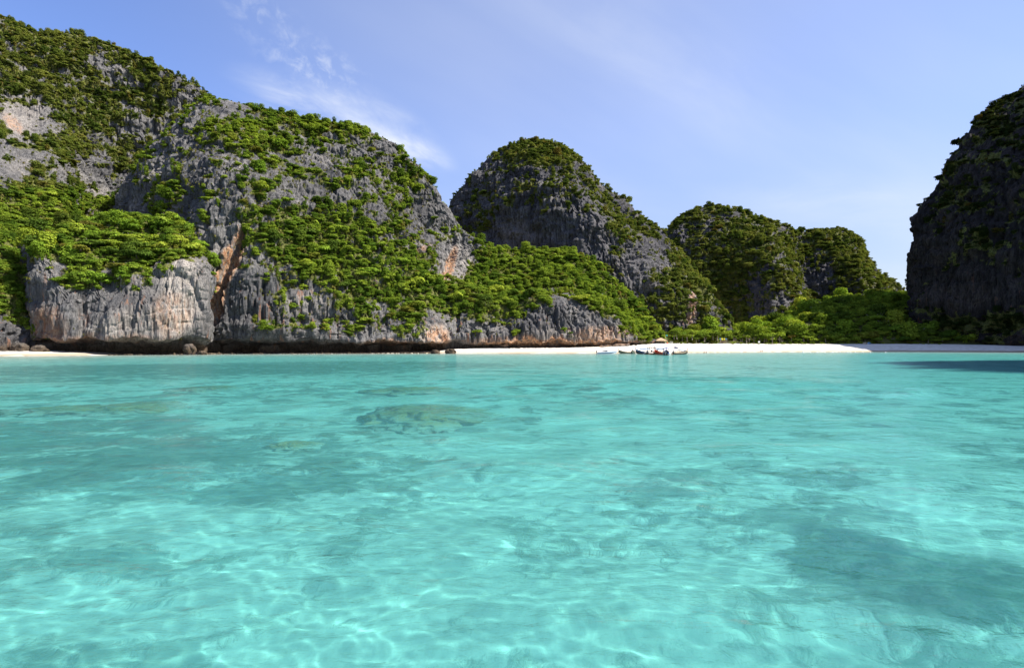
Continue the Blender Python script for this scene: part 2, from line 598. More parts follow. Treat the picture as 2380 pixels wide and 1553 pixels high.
def sand_material(name, under):
    m = bpy.data.materials.new(name)
    m.use_nodes = True
    t = NT(m.node_tree)
    b = m.node_tree.nodes['Principled BSDF']
    pos = t.n('ShaderNodeNewGeometry').outputs['Position']
    n1 = t.noise(pos, 0.35, 6, 0.6)
    n2 = t.noise(pos, 3.0, 5, 0.6)
    b.inputs['Roughness'].default_value = 0.95
    b.inputs['Specular IOR Level'].default_value = 0.1
    if under:
        c = t.mix(t.step(n1, 0.35, 0.65), (0.44, 0.42, 0.36, 1), (0.54, 0.52, 0.455, 1))
        bed = t.attr('bed').outputs['Fac']
        wv = t.n('ShaderNodeTexNoise')
        t.put(wv.inputs['Vector'], pos)
        wv.inputs['Scale'].default_value = 0.9
        warp = t.vmath('ADD', pos, t.scaled(wv.outputs[1], (1.3, 1.3, 0)))
        p1 = t.noise(warp, 0.42, 7, 0.6)
        p2 = t.noise(warp, 1.5, 5, 0.6)
        thr = t.math('SUBTRACT', 0.60, t.math('MULTIPLY', bed, 0.265))
        e = t.math('ADD', t.math('MULTIPLY', p1, 0.72), t.math('MULTIPLY', p2, 0.28))
        f = t.step(e, thr, t.math('ADD', thr, 0.09))
        fc = t.mix(t.step(p2, 0.38, 0.62), (0.035, 0.055, 0.058, 1), (0.12, 0.135, 0.105, 1))
        c = t.mix(t.math('MULTIPLY', f, t.math('ADD', t.math('MULTIPLY', bed, 0.5), 0.42), clamp=True), c, fc)
        t.put(b.inputs['Normal'], t.bump(t.math('ADD', n2, t.math('MULTIPLY', f, 1.2)), 0.5, 0.15))
    else:
        c = t.mix(t.step(n1, 0.35, 0.65), (0.56, 0.515, 0.44, 1), (0.66, 0.62, 0.55, 1))
        z = t.xyz(pos)[2]
        zz = t.math('ADD', z, t.math('MULTIPLY', t.noise(t.scaled(pos, (0.12, 0.12, 0.12)), 1, 4), 0.7))
        c = t.mix(t.step(zz, 1.9, 0.8), c, (0.34, 0.275, 0.19, 1))
        t.put(b.inputs['Normal'], t.bump(t.math('ADD', n2, n1), 0.6, 0.25))
    t.put(b.inputs['Base Color'], c)
    return m


def build_ground():
    # sea floor: one sheet from below the boat to the water's edge
    ang = np.radians(np.linspace(-72, 72, 620))
    rad = np.concatenate([np.geomspace(4, 60, 260), np.geomspace(61, 470, 150)])
    x, y = fan(rad, ang)
    z = sea_floor_z(x, y)
    z = np.minimum(z, 0.5)
    bed = bed_weight(x, y)
    near = np.clip(1 - y / 120, 0, 1)
    z = z + np.where(z < -0.3, 1, 0) * near * (0.10 * fbm(x * 0.5, y * 0.5, 0.3, 4) + 0.35 * np.maximum(bed - 0.2, 0) * (0.6 + fbm(x * 1.1, y * 1.1, 2.0, 4)))
    V = np.stack([x, y, z], -1).reshape(-1, 3)
    me = mesh_np('seabed', V, grid_faces(*x.shape), True)
    add_attr(me, 'bed', bed)
    o = tag(obj('seabed', me, sand_material('sea_sand', True)), kind='structure')
    o.cycles.is_caustics_receiver = True
    # beach: from the water's edge up to the trees
    Xs = np.linspace(-700, 3800, 900)
    Dw, Dt, zt = shore(Xs)
    u = np.concatenate([np.linspace(-0.25, 0, 6)[:-1], np.linspace(0, 1, 40), [1.4, 2.5, 5.0, 9.0]])
    D = Dw[:, None] + (Dt - Dw)[:, None] * u[None]
    Xg = np.repeat(Xs[:, None], len(u), 1)
    x = (Xg - CX) / F0 * D
    z = sea_floor_z(x, D) + 0.02
    wet = (u[None] > 0.02)
    z = z + wet * (0.10 * fbm(x * 0.12, D * 0.12, 1.0, 3) + 0.05 * fbm(x * 0.6, D * 0.6, 4.0, 3)) * np.clip(u[None] * 5, 0, 1)
    V = np.stack([x, D, z], -1).reshape(-1, 3)
    me = mesh_np('beach', V, grid_faces(*x.shape, flip=True), True)
    tag(obj('beach', me, sand_material('beach_sand', False)), kind='structure')


build_ground()


# ---------------------------------------------------------------- the sea
def water_material():
    m = bpy.data.materials.new('sea_water')
    m.use_nodes = True
    nt = m.node_tree
    t = NT(nt)
    nt.nodes.remove(nt.nodes['Principled BSDF'])
    out = nt.nodes['Material Output']
    pos = t.n('ShaderNodeNewGeometry').outputs['Position']
    b1 = t.noise(t.scaled(pos, (1.0, 1.6, 1.0)), 0.9, 5, 0.6, 0.2)
    b2 = t.noise(t.scaled(pos, (0.7, 1.0, 1.0)), 0.16, 4, 0.55)
    nrm = t.bump(t.math('ADD', b1, t.math('MULTIPLY', b2, 2.5)), 0.62, 0.30)
    fr = t.n('ShaderNodeFresnel')
    fr.inputs[0].default_value = 1.33
    t.put(fr.inputs['Normal'], nrm)
    gl = t.n('ShaderNodeBsdfGlossy')
    gl.inputs['Roughness'].default_value = 0.09
    t.put(gl.inputs['Normal'], nrm)
    depth = t.attr('depth').outputs['Fac']
    tint = t.n('ShaderNodeCombineColor')
    for i, k in enumerate((0.185, 0.020, 0.019)):
        t.put(tint.inputs[i], t.math('POWER', math.exp(-k), t.math('ADD', depth, 0.35)))
    rf = t.n('ShaderNodeBsdfRefraction')
    rf.inputs['IOR'].default_value = 1.33
    rf.inputs['Roughness'].default_value = 0.0
    nt.links.new(tint.outputs[0], rf.inputs['Color'])
    # light scattered back by the fine sand floating in the water
    df = t.n('ShaderNodeBsdfDiffuse')
    t.put(df.inputs[0], (0.085, 0.40, 0.39, 1))
    body = t.n('ShaderNodeMixShader')
    t.put(body.inputs[0], t.step(depth, 0.0, 3.0, 0.02, 0.21))
    nt.links.new(rf.outputs[0], body.inputs[1])
    nt.links.new(df.outputs[0], body.inputs[2])
    mx = t.n('ShaderNodeMixShader')
    t.put(mx.inputs[0], t.math('MULTIPLY', fr.outputs[0], 0.66))
    nt.links.new(body.outputs[0], mx.inputs[1])
    nt.links.new(gl.outputs[0], mx.inputs[2])
    nt.links.new(mx.outputs[0], out.inputs[0])
    return m


def wave_height(x, y, cell):
    g = np.random.default_rng(3)
    z = 0 * x
    for i in range(50):
        L = 0.20 * 1.088 ** i
        th = g.normal(1.25, 0.66)
        ph = g.uniform(0, 6.28)
        amp = 0.0029 * L ** 0.92 * (1.25 if L > 3.0 else 0.47 if L > 1.0 else 0.38)
        k = 2 * math.pi / L
        fade = np.clip((L / cell - 3.0) / 3.0, 0, 1)
        s = x * math.cos(th) + y * math.sin(th)
        q = y * math.cos(th) - x * math.sin(th)
        z += amp * fade * np.sin(k * s + ph + 0.8 * np.sin(0.27 * k * q + 2 * ph))
    return z


def build_water():
    rad = [4.0, 7.0, 10.0, 12.5, 14.0]
    while rad[-1] < 36:
        rad.append(rad[-1] * 1.0036)
    while rad[-1] < 80:
        rad.append(rad[-1] * 1.008)
    while rad[-1] < 480:
        rad.append(rad[-1] * 1.03)
    ang = np.radians(np.concatenate([np.linspace(-75, -47, 30)[:-1], np.linspace(-47, 47, 1000), np.linspace(47, 75, 30)[1:]]))
    rad = np.array(rad)
    x, y = fan(rad, ang)
    r = np.repeat(rad[:, None], len(ang), 1)
    cell = np.maximum(np.gradient(rad)[:, None], r * math.radians(94 / 1000)) * 1.0
    dep = -sea_floor_z(x, y)
    z = wave_height(x, y, cell) * np.clip((dep + 0.1) / 0.8, 0.15, 1)
    keep = (dep > -0.6)
    F = grid_faces(*x.shape)
    kf = keep.reshape(-1)[F].any(axis=1)
    V = np.stack([x, y, z], -1).reshape(-1, 3)
    F = F[kf]
    used = np.unique(F)
    remap = np.full(len(V), -1)
    remap[used] = np.arange(len(used))
    me = mesh_np('sea', V[used], remap[F], True)
    add_attr(me, 'depth', np.clip(dep, 0, 6).reshape(-1)[used])
    o = tag(obj('sea', me, water_material()), kind='structure')
    o.cycles.is_caustics_caster = True


build_water()


# ---------------------------------------------------------------- the limestone hills
def W3(x, y, z):
    return (x, y, z)


HILLS = {}


def make_hill(name, ribs, step, flute, big, mat, veg_base, veg_items, pale_items=(), ochre_items=(), seed=0.0, notch=False, coarse_veg=0.5, dents=()):
    A = loft(ribs, step)
    N = grid_normals(A)
    toc = np.array([0, 0, CAM_Z]) - A
    toc /= np.linalg.norm(toc, axis=2, keepdims=True)
    k3 = max(2, int(N.shape[1] * 0.4))
    flip = (N * toc).sum(-1)[:, :k3].mean() < 0
    if flip:
        N = -N
    x, y, z = A[..., 0] + seed, A[..., 1], A[..., 2]
    steep = 1 - smooth(np.abs(N[..., 2]), 0.45, 0.85)
    # the veg map: where soil and shrubs hold on
    X, Y = to_px(A[..., 0], A[..., 1], A[..., 2])
    lowf = fbm(x / 42, y / 42, z / 36, 3)
    midf = fbm(x / 13, y / 13, z / 11, 3)
    fin = fbm(x / 5.0, y / 5.0, z / 4.0, 2)
    veg = veg_base + ell(X, Y, veg_items) + coarse_veg * lowf + 0.75 * midf + 0.9 * fin + 0.28 * (1 - steep) - 0.12
    # relief
    f1 = fbm(x / 9.0, y / 9.0, z / 46.0, 3)
    f2 = pn(x / 3.6, y / 3.6, z / 17.0)
    f3 = pn(x / 1.7, y / 1.7, z / 6.0)
    ridged = 0.55 - np.abs(f1) * 1.7
    led = pn(x / 30, y / 30, z / 7.0)
    led2 = pn(x / 14, y / 14, z / 3.1)
    disp = big * fbm(x / 34, y / 34, z / 30, 3) + flute * (1.5 * ridged * (0.35 + 0.65 * steep) + 0.9 * f2 + 0.45 * f3) + flute * (0.9 * led + 0.4 * led2)
    gully = pn(x / 17.0, y / 17.0, z / 90.0)
    disp = disp - flute * 2.2 * smooth(-np.abs(gully), -0.10, 0.0) * steep
    crack = smooth(-np.abs(pn(x / 5.2, y / 5.2, z / 34.0)), -0.13, -0.01)
    crack2 = smooth(-np.abs(pn(x / 2.4, y / 2.4, z / 13.0)), -0.16, -0.02)
    crack3 = smooth(-np.abs(pn(x / 19.0, y / 19.0, z / 5.2)), -0.09, -0.01)
    # bedding: ledges that overhang a little and hold plants on top
    ph = z / 15.0 + 1.1 * pn(x / 45, y / 45, z / 70) + 0.25 * pn(x / 9, y / 9, 1.5)
    fr = ph - np.floor(ph)
    led3 = smooth(fr, 0.0, 0.80) - smooth(fr, 0.86, 0.99)
    str_ = smooth(pn(x / 28, y / 28, z / 40), -0.15, 0.25)
    disp = disp + 2.0 * flute * led3 * (0.25 + 0.75 * str_) * steep
    veg = veg + 0.42 * smooth(fr, 0.84, 0.93) * str_ * steep - 0.10 * str_ * steep
    # the face breaks into blocks: each block stands at its own depth
    qx, qz = (x + 0.6 * y) / 6.5 + 0.5 * pn(x / 8, y / 8, z / 20), z / 13.0 + 0.5 * pn(x / 9, y / 9, z / 9)
    blk = pn(np.floor(qx) * 3.7 + 0.5, np.floor(qz) * 5.3 + 0.5, 2.5)
    disp = disp + 1.5 * blk * steep
    disp = disp - flute * steep * (1.7 * crack + 0.75 * crack2) - flute * 0.9 * crack3
    if dents:
        for d in dents:
            disp = disp - d[0] * np.clip(ell(X, Y, [d[1:]]), 0, 1)
    damp = 1.0
    if notch:
        damp = 0.35 + 0.65 * smooth(z, 3.0, 14.0)
    disp = disp * damp
    B = A + N * disp[..., None] * np.array([1, 1, 0.55])
    if notch:
        lip = smooth(z, 2.5, 6.2) * (1 - smooth(z, 9.0, 17.0))
        B[..., 2] += lip * (2.4 * pn(x / 12.0, y / 12.0, 1.0) + 1.3 * pn(x / 3.2, y / 3.2, 5.0))
        inn = smooth(pn(x / 15.0, y / 15.0, 8.0), 0.10, 0.34) * (1 - smooth(z, 5.0, 8.0))
        B = B + N * (7.0 * inn)[..., None] * np.array([1, 1, 0.0])
    n, m = x.shape
    me = mesh_np(name, B.reshape(-1, 3), grid_faces(n, m, flip=flip))
    add_attr(me, 'veg', np.clip(veg, -1, 2))
    add_attr(me, 'pale', np.clip(ell(X, Y, pale_items), 0, 1) if pale_items else 0 * x)
    add_attr(me, 'ochre', np.clip(ell(X, Y, ochre_items), 0, 1) if ochre_items else 0 * x)
    o = tag(obj(name, me, mat), kind='structure')
    n2 = grid_normals(B)
    if flip:
        n2 = -n2
    HILLS.setdefault(name, []).append((B, n2, veg, steep))
    return o


# -- far left mountain
A_ribs = []
for X, D0, (yc, Dc), (y1, D1), (y2, D2), (yr, Dr) in [
    (-420, 212, (735, 222), (470, 285), (190, 365), (-120, 430)),
    (-200, 222, (735, 232), (470, 292), (210, 370), (-45, 435)),
    (0, 238, (742, 248), (470, 305), (255, 380), (50, 440)),
    (62, 246, (735, 258), (480, 318), (275, 388), (71, 444)),
    (130, 300, (700, 305), (500, 330), (290, 395), (82, 447)),
    (200, 318, (690, 335), (505, 378), (300, 415), (90, 450)),
    (270, 330, (700, 350), (515, 398), (315, 428), (114, 452)),
    (340, 335, (700, 360), (515, 404), (330, 432), (141, 455)),
    (400, 340, (700, 365), (500, 406), (340, 434), (166, 456)),
    (450, 345, (700, 370), (490, 408), (355, 436), (199, 457)),
    (520, 350, (700, 375), (500, 410), (390, 438), (246, 458)),
    (620, 345, (700, 350), (540, 378), (450, 432), (330, 458)),
    (760, 350, (700, 355), (600, 385), (540, 435), (460, 458))]:
    A_ribs.append([Pz(X, -2, D0 + 3), P(X, yc, Dc), P(X, y1, D1), P(X, y2, D2), P(X, yr, Dr), Pz(X, P(X, yr, Dr)[2] * 0.75, Dr + 60), Pz(X, 0, Dr + 190)])
make_hill('mountain', A_ribs, 1.25, 1.0, 5.0, M_ROCK, 0.66,
          [(60, 600, 75, 160, 1.1), (120, 480, 170, 70, 0.9), (250, 150, 320, 120, 0.35), (60, 280, 85, 55, -0.95), (20, 390, 60, 70, -0.55), (200, 400, 60, 50, -0.35), (220, 460, 60, 60, -0.5, 60), (90, 400, 120, 50, -0.35), (20, 790, 60, 45, -1.2), (320, 320, 90, 120, -0.05), (430, 200, 40, 30, -0.4), (265, 165, 70, 22, -0.6, 35), (440, 240, 60, 25, -0.4, 40)],
          [(40, 270, 70, 60, 0.5), (220, 480, 40, 50, 0.4)], [(30, 290, 16, 35, 0.5, -40)], seed=0)

# -- vegetated bluff standing in front, with the undercut at the water
B1 = []
for X, D0, (yf, Df), (yc, Dc), (yb, Db) in [
    (52, 285, (640, 287), (590, 292), (560, 320)),
    (64, 262, (640, 264), (582, 272), (560, 315)),
    (84, 252, (600, 256), (566, 266), (555, 312)),
    (120, 248, (640, 252), (556, 266), (545, 312)),
    (160, 247, (690, 250), (552, 270), (532, 312)),
    (205, 250, (650, 255), (548, 276), (525, 316)),
    (255, 249, (700, 253), (528, 284), (508, 320)),
    (310, 253, (655, 258), (520, 289), (508, 325)),
    (350, 255, (690, 259), (522, 292), (512, 330)),
    (400, 260, (640, 266), (524, 294), (520, 332)),
    (440, 265, (618, 270), (556, 295), (550, 335)),
    (476, 269, (640, 273), (592, 291), (575, 335)),
    (494, 281, (640, 283), (610, 298), (600, 335))]:
    B1.append([Pz(X, -3, D0 + 17), Pz(X, 5.4, D0 + 15), Pz(X, 6.9, D0 + 6), Pz(X, 8.0, D0), P(X, 730, D0 + 0.5), P(X, yf, Df), P(X, yf * 0.55 + yc * 0.45 - 6, Df * 0.62 + Dc * 0.38), P(X, yc, Dc), P(X, yb, Db)])
make_hill('bluff', B1, 0.8, 0.60, 3.2, M_ROCK, 0.06,
          [(260, 560, 200, 60, 1.6), (370, 585, 100, 60, 0.8), (190, 650, 60, 45, 0.8), (290, 655, 60, 35, 0.8), (90, 590, 40, 30, 0.3), (260, 740, 180, 75, -1.1), (430, 680, 50, 70, -0.9), (170, 700, 60, 35, -0.1), (150, 640, 40, 60, 0.35), (100, 700, 30, 80, -0.6)],
          [(350, 760, 130, 50, 0.45), (425, 680, 50, 100, 0.75)], [(110, 760, 50, 50, 0.35), (400, 730, 50, 50, 0.4), (250, 785, 150, 10, 0.3)], seed=300, notch=True)

# -- the long main cliff
B2 = []
for Xb, D0, f3, f4, f5, f6 in [
    (280, 388, (278, 560, 389), (279, 470, 391), (320, 388, 397), (392, 310, 404)),
    (300, 345, (296, 560, 346), (302, 455, 349), (355, 352, 362), (450, 262, 393)),
    (420, 300, (420, 600, 303), (428, 465, 310), (445, 320, 338), (500, 236, 380)),
    (500, 288, (502, 650, 291), (506, 470, 299), (515, 310, 333), (545, 241, 380)),
    (560, 287, (562, 640, 291), (576, 470, 301), (575, 325, 336), (602, 256, 382)),
    (700, 296, (700, 650, 305), (690, 490, 325), (690, 360, 355), (700, 278, 387)),
    (850, 306, (848, 670, 320), (840, 500, 343), (815, 375, 368), (822, 300, 394)),
    (950, 314, (945, 690, 330), (920, 530, 354), (895, 400, 377), (895, 326, 398)),
    (1000, 319, (992, 700, 336), (972, 575, 361), (940, 440, 383), (945, 364, 401)),
    (1045, 323, (1040, 712, 342), (1026, 615, 368), (985, 505, 388), (990, 410, 404)),
    (1110, 327, (1100, 708, 340), (1082, 645, 376), (1060, 570, 394), (1042, 494, 406)),
    (1190, 330, (1180, 715, 342), (1150, 668, 378), (1120, 610, 397), (1085, 545, 410)),
    (1260, 333, (1250, 702, 344), (1225, 684, 377), (1190, 632, 400), (1150, 582, 415)),
    (1335, 338, (1330, 706, 348), (1328, 676, 374), (1300, 632, 404), (1255, 584, 425)),
    (1400, 345, (1395, 722, 353), (1385, 696, 374), (1360, 655, 402), (1325, 590, 425)),
    (1462, 352, (1452, 752, 359), (1436, 724, 376), (1408, 690, 398), (1380, 612, 422)),
    (1512, 368, (1500, 786, 374), (1488, 762, 388), (1470, 730, 404), (1445, 672, 428)),
    (1550, 384, (1535, 793, 388), (1528, 780, 398), (1515, 760, 412), (1495, 715, 434))]:
    Xr, yr, Dr = f6
    rr = P(*f6)
    nt_ = 1.0 if Xb < 1010 else (0.45 if Xb < 1480 else 0.15)
    B2.append([Pz(Xb, -3, D0 + 16 * nt_), Pz(Xb, 4.9, D0 + 14 * nt_), Pz(Xb, 6.3, D0 + 6 * nt_), Pz(Xb, 7.4, D0), P(*f3), P(*f4), P(*f5), rr, Pz(Xr, rr[2] * 0.86, Dr + 45), Pz(Xr, rr[2] * 0.3, Dr + 110)])
make_hill('cliff', B2, 0.9, 0.95, 3.2, M_ROCK, 0.34,
          [(850, 600, 190, 110, 0.95, 28), (700, 560, 110, 75, 0.55, 25), (760, 740, 120, 60, 0.35), (1120, 690, 130, 70, 1.0), (1250, 620, 160, 60, 1.1), (1400, 680, 90, 60, 0.9, 35), (700, 300, 150, 45, 0.5), (850, 420, 150, 90, 0.22), (950, 400, 40, 80, 0.2),
           (480, 560, 80, 110, -0.5), (300, 480, 45, 70, -1.2), (510, 700, 50, 120, -1.0), (570, 700, 60, 100, -0.35), (450, 400, 110, 90, -0.15), (380, 470, 70, 60, 0.4), (900, 340, 60, 30, -0.45, 30), (740, 470, 160, 55, -0.25), (1000, 530, 55, 80, -0.35), (900, 570, 70, 40, -0.5), (1060, 615, 45, 60, -0.9), (1300, 750, 130, 40, -0.6), (1330, 700, 50, 60, -0.45),
           (700, 800, 320, 25, -1.4), (1200, 805, 300, 22, -1.4), (1010, 790, 40, 30, -1), (640, 660, 60, 60, -0.1), (1500, 745, 60, 40, 0.9)],
          [(480, 640, 40, 120, 0.4), (1010, 780, 45, 25, 0.8), (1060, 620, 40, 50, 0.4), (1350, 780, 120, 18, 0.4), (930, 570, 60, 25, 0.3)],
          [(528, 620, 22, 120, 1.25, 24), (500, 700, 20, 60, 1.0, 12), (1046, 622, 11, 48, 1.3, 14), (1100, 632, 8, 18, 0.7), (1015, 785, 32, 28, 0.8), (1300, 797, 190, 10, 0.9), (1400, 775, 70, 16, 0.55), (1180, 792, 90, 10, 0.4), (965, 590, 40, 9, 0.6, -30), (900, 795, 90, 8, 0.5)],
          seed=700, notch=True, dents=[(6.5, 528, 620, 14, 105, 1, 24), (4, 500, 705, 12, 60, 1, 12), (9, 452, 775, 9, 26, 1), (4, 1049, 612, 7, 28, 1, 14), (3, 1063, 745, 6, 30, 1)])

# -- the tall middle peak
Dr_ = []
for foot, a, b, c, r in [
    ((1046, 575), (1046, 600, 577), (1045, 545, 580), (1044, 508, 586), (1043, 490, 598)),
    ((1066, 548), (1066, 600, 550), (1065, 530, 556), (1066, 475, 566), (1068, 450, 588)),
    ((1092, 535), (1092, 600, 537), (1092, 500, 545), (1096, 440, 558), (1100, 408, 583)),
    ((1140, 522), (1140, 605, 524), (1138, 480, 531), (1140, 400, 547), (1146, 364, 577)),
    ((1220, 508), (1220, 605, 509), (1215, 460, 515), (1215, 378, 535), (1222, 331, 572)),
    ((1300, 486), (1300, 605, 487), (1300, 470, 494), (1292, 392, 522), (1292, 337, 570)),
    ((1375, 466), (1380, 625, 468), (1372, 500, 482), (1352, 430, 512), (1348, 370, 566)),
    ((1450, 456), (1452, 660, 458), (1450, 560, 476), (1422, 492, 510), (1392, 424, 560)),
    ((1550, 452), (1552, 690, 456), (1532, 610, 487), (1492, 540, 518), (1450, 470, 558)),
    ((1640, 456), (1630, 722, 460), (1602, 655, 482), (1565, 594, 512), (1525, 530, 556)),
    ((1690, 462), (1680, 748, 468), (1655, 704, 490), (1618, 642, 524), (1572, 590, 562)),
    ((1715, 490), (1700, 768, 496), (1680, 735, 520), (1655, 695, 545), (1625, 655, 582))]:
    rr = P(*r)
    Dr_.append([Pz(foot[0], 2, foot[1]), P(*a), P(*b), P(*c), rr, Pz(r[0], rr[2] * 0.8, r[2] + 45), Pz(r[0], rr[2] * 0.25, r[2] + 120)])
make_hill('peak', Dr_, 1.25, 1.25, 4.2, M_ROCK_W, 0.30,
          [(1260, 350, 130, 40, 0.45), (1200, 560, 60, 70, -1.0), (1340, 570, 80, 90, -0.7), (1260, 560, 60, 60, -0.9), (1250, 420, 120, 50, 0.12), (1440, 540, 40, 60, 0.2), (1560, 690, 90, 60, 0.65), (1500, 590, 70, 60, -0.1), (1600, 620, 60, 60, 0.55, 45), (1640, 720, 60, 50, 0.5), (1520, 520, 40, 30, 0.5), (1480, 640, 60, 50, -0.25), (1610, 715, 14, 40, -1.0)],
          [(1200, 560, 50, 50, 0.35), (1612, 715, 12, 45, 1.0, 8)], [(1612, 715, 12, 45, 0.8, 8)], seed=1400)

# -- the two lower hills behind the beach
E_ = []
for foot, a, b, c, r in [
    ((1532, 735), (1538, 700, 737), (1543, 625, 742), (1542, 570, 750), (1541, 543, 762)),
    ((1580, 695), (1580, 700, 697), (1580, 605, 704), (1577, 540, 720), (1588, 503, 752)),
    ((1660, 676), (1660, 705, 678), (1660, 605, 686), (1660, 525, 712), (1662, 481, 748)),
    ((1740, 642), (1750, 742, 644), (1746, 625, 658), (1738, 545, 692), (1722, 494, 745)),
    ((1800, 610), (1800, 745, 613), (1810, 645, 632), (1793, 564, 676), (1777, 513, 742)),
    ((1850, 622), (1858, 725, 626), (1850, 645, 654), (1832, 574, 704), (1822, 529, 750)),
    ((1878, 690), (1880, 710, 692), (1872, 640, 706), (1866, 585, 728), (1872, 539, 755)),
    ((1930, 682), (1930, 705, 684), (1930, 625, 694), (1932, 565, 716), (1946, 533, 752)),
    ((2000, 662), (2000, 705, 664), (2000, 645, 675), (1992, 595, 706), (1986, 549, 748)),
    ((2055, 672), (2060, 712, 674), (2050, 672, 694), (2036, 642, 720), (2012, 594, 752)),
    ((2078, 705), (2078, 722, 708), (2068, 692, 724), (2058, 672, 744), (2050, 656, 768))]:
    rr = P(*r)
    E_.append([Pz(foot[0], 3, foot[1]), P(*a), P(*b), P(*c), rr, Pz(r[0], rr[2] * 0.8, r[2] + 50), Pz(r[0], rr[2] * 0.2, r[2] + 130)])
make_hill('hill', E_, 1.6, 1.3, 4.5, M_ROCK_W, 0.90,
          [(1650, 650, 90, 60, 0.5), (1900, 640, 40, 60, -0.7), (1770, 690, 40, 60, -0.4), (1830, 545, 60, 20, -0.3), (1570, 545, 40, 20, -0.5), (1780, 740, 40, 30, -0.3), (1960, 620, 60, 60, 0.3), (1720, 560, 50, 40, 0.0)],
          seed=2100)
F_ = [[Pz(X, 0, D), P(X, (yr + 760) / 2, D + 6), P(X, yr, D + 40), Pz(X, 20, D + 120)] for X, D, yr in [(1990, 860, 660), (2040, 850, 643), (2075, 850, 652), (2105, 850, 682), (2150, 850, 700), (2220, 860, 720)]]
make_hill('hill', F_, 2.5, 1.2, 3.0, M_ROCK, 0.9, [], seed=2800)

# -- wooded rise behind the right half of the beach
H_ = []
for X, pts in [(1500, [(430, 6), (455, 9), (480, 12), (520, 14)]), (1620, [(412, 6), (435, 9), (460, 14), (510, 16)]), (1720, [(420, 6.2), (445, 9), (480, 13), (540, 16)]), (1790, [(424, 6.2), (450, 10), (490, 17), (560, 20)]),
               (1850, [(425, 6.3), (450, 14), (500, 29), (570, 34)]), (1930, [(426, 6.4), (450, 17), (500, 38), (570, 42)]), (2040, [(427, 6.5), (450, 18), (500, 41), (570, 46)]),
               (2110, [(428, 6.5), (450, 17), (500, 38), (570, 46)]), (2180, [(428, 6.5), (450, 16), (500, 34), (570, 40)]), (2260, [(415, 5.5), (440, 14), (480, 30), (550, 36)]), (2400, [(392, 3), (420, 12), (460, 26), (530, 30)])]:
    H_.append([Pz(X, 1, pts[0][0] - 6)] + [Pz(X, z, D) for D, z in pts] + [Pz(X, 2, pts[-1][0] + 60)])
make_hill('wooded_rise', H_, 2.0, 0.3, 1.0, M_ROCK, 1.4, [], seed=3500)

# -- the dark cliff on the right, running out of the picture towards the boat
G_ = []
for foot, m1, m2, m3, r in [
    ((2102, 482), P(2102, 760, 482), P(2104, 705, 483), P(2109, 655, 485), P(2113, 610, 490)),
    ((2124, 456), P(2122, 760, 457), P(2124, 690, 459), P(2124, 610, 466), P(2133, 520, 485)),
    ((2180, 436), P(2178, 745, 437), P(2176, 630, 443), P(2172, 520, 456), P(2190, 432, 486)),
    ((2260, 415), P(2258, 730, 417), P(2250, 570, 424), P(2238, 420, 442), P(2262, 300, 482)),
    ((2380, 386), P(2378, 720, 389), P(2372, 520, 399), P(2365, 350, 424), P(2384, 200, 480)),
    ((2600, 345), P(2600, 700, 349), P(2590, 470, 360), P(2590, 290, 378), (452, 384, 250)),
    ((2900, 305), P(2900, 690, 309), P(2890, 560, 318), P(2900, 480, 326), (446, 328, 120))]:
    G_.append([Pz(foot[0], -3, foot[1] + 6), Pz(foot[0], 3.0, foot[1] + 5), Pz(foot[0], 8.0, foot[1]), m1, m2, m3, r, (r[0] + 60, r[1] + 30, r[2] * 0.8), (r[0] + 160, r[1] + 60, 0)])
for x, y, h in [(345, 235, 60), (312, 185, 85), (276, 140, 160), (258, 100, 225), (255, 50, 240), (258, 0, 220), (270, -50, 150)]:
    G_.append([(x + 5, y, -3), (x + 4, y, 3), (x, y, 8), (x, y, h * 0.25), (x + 3, y, h * 0.5), (x + 12, y, h * 0.8), (x + 42, y, h), (x + 90, y, h * 0.8), (x + 190, y, 0)])
make_hill('dark_cliff', G_, 1.7, 1.3, 4.5, M_ROCK_SHADE, 0.24,
          [(2250, 680, 120, 50, -0.5), (2300, 420, 120, 200, 0.25), (2280, 760, 120, 20, 0.3), (2200, 760, 60, 20, 0.5), (2300, 745, 90, 18, 0.6), (2140, 600, 30, 80, -0.2)], [(2230, 690, 90, 30, 0.35)], seed=4200, notch=True)


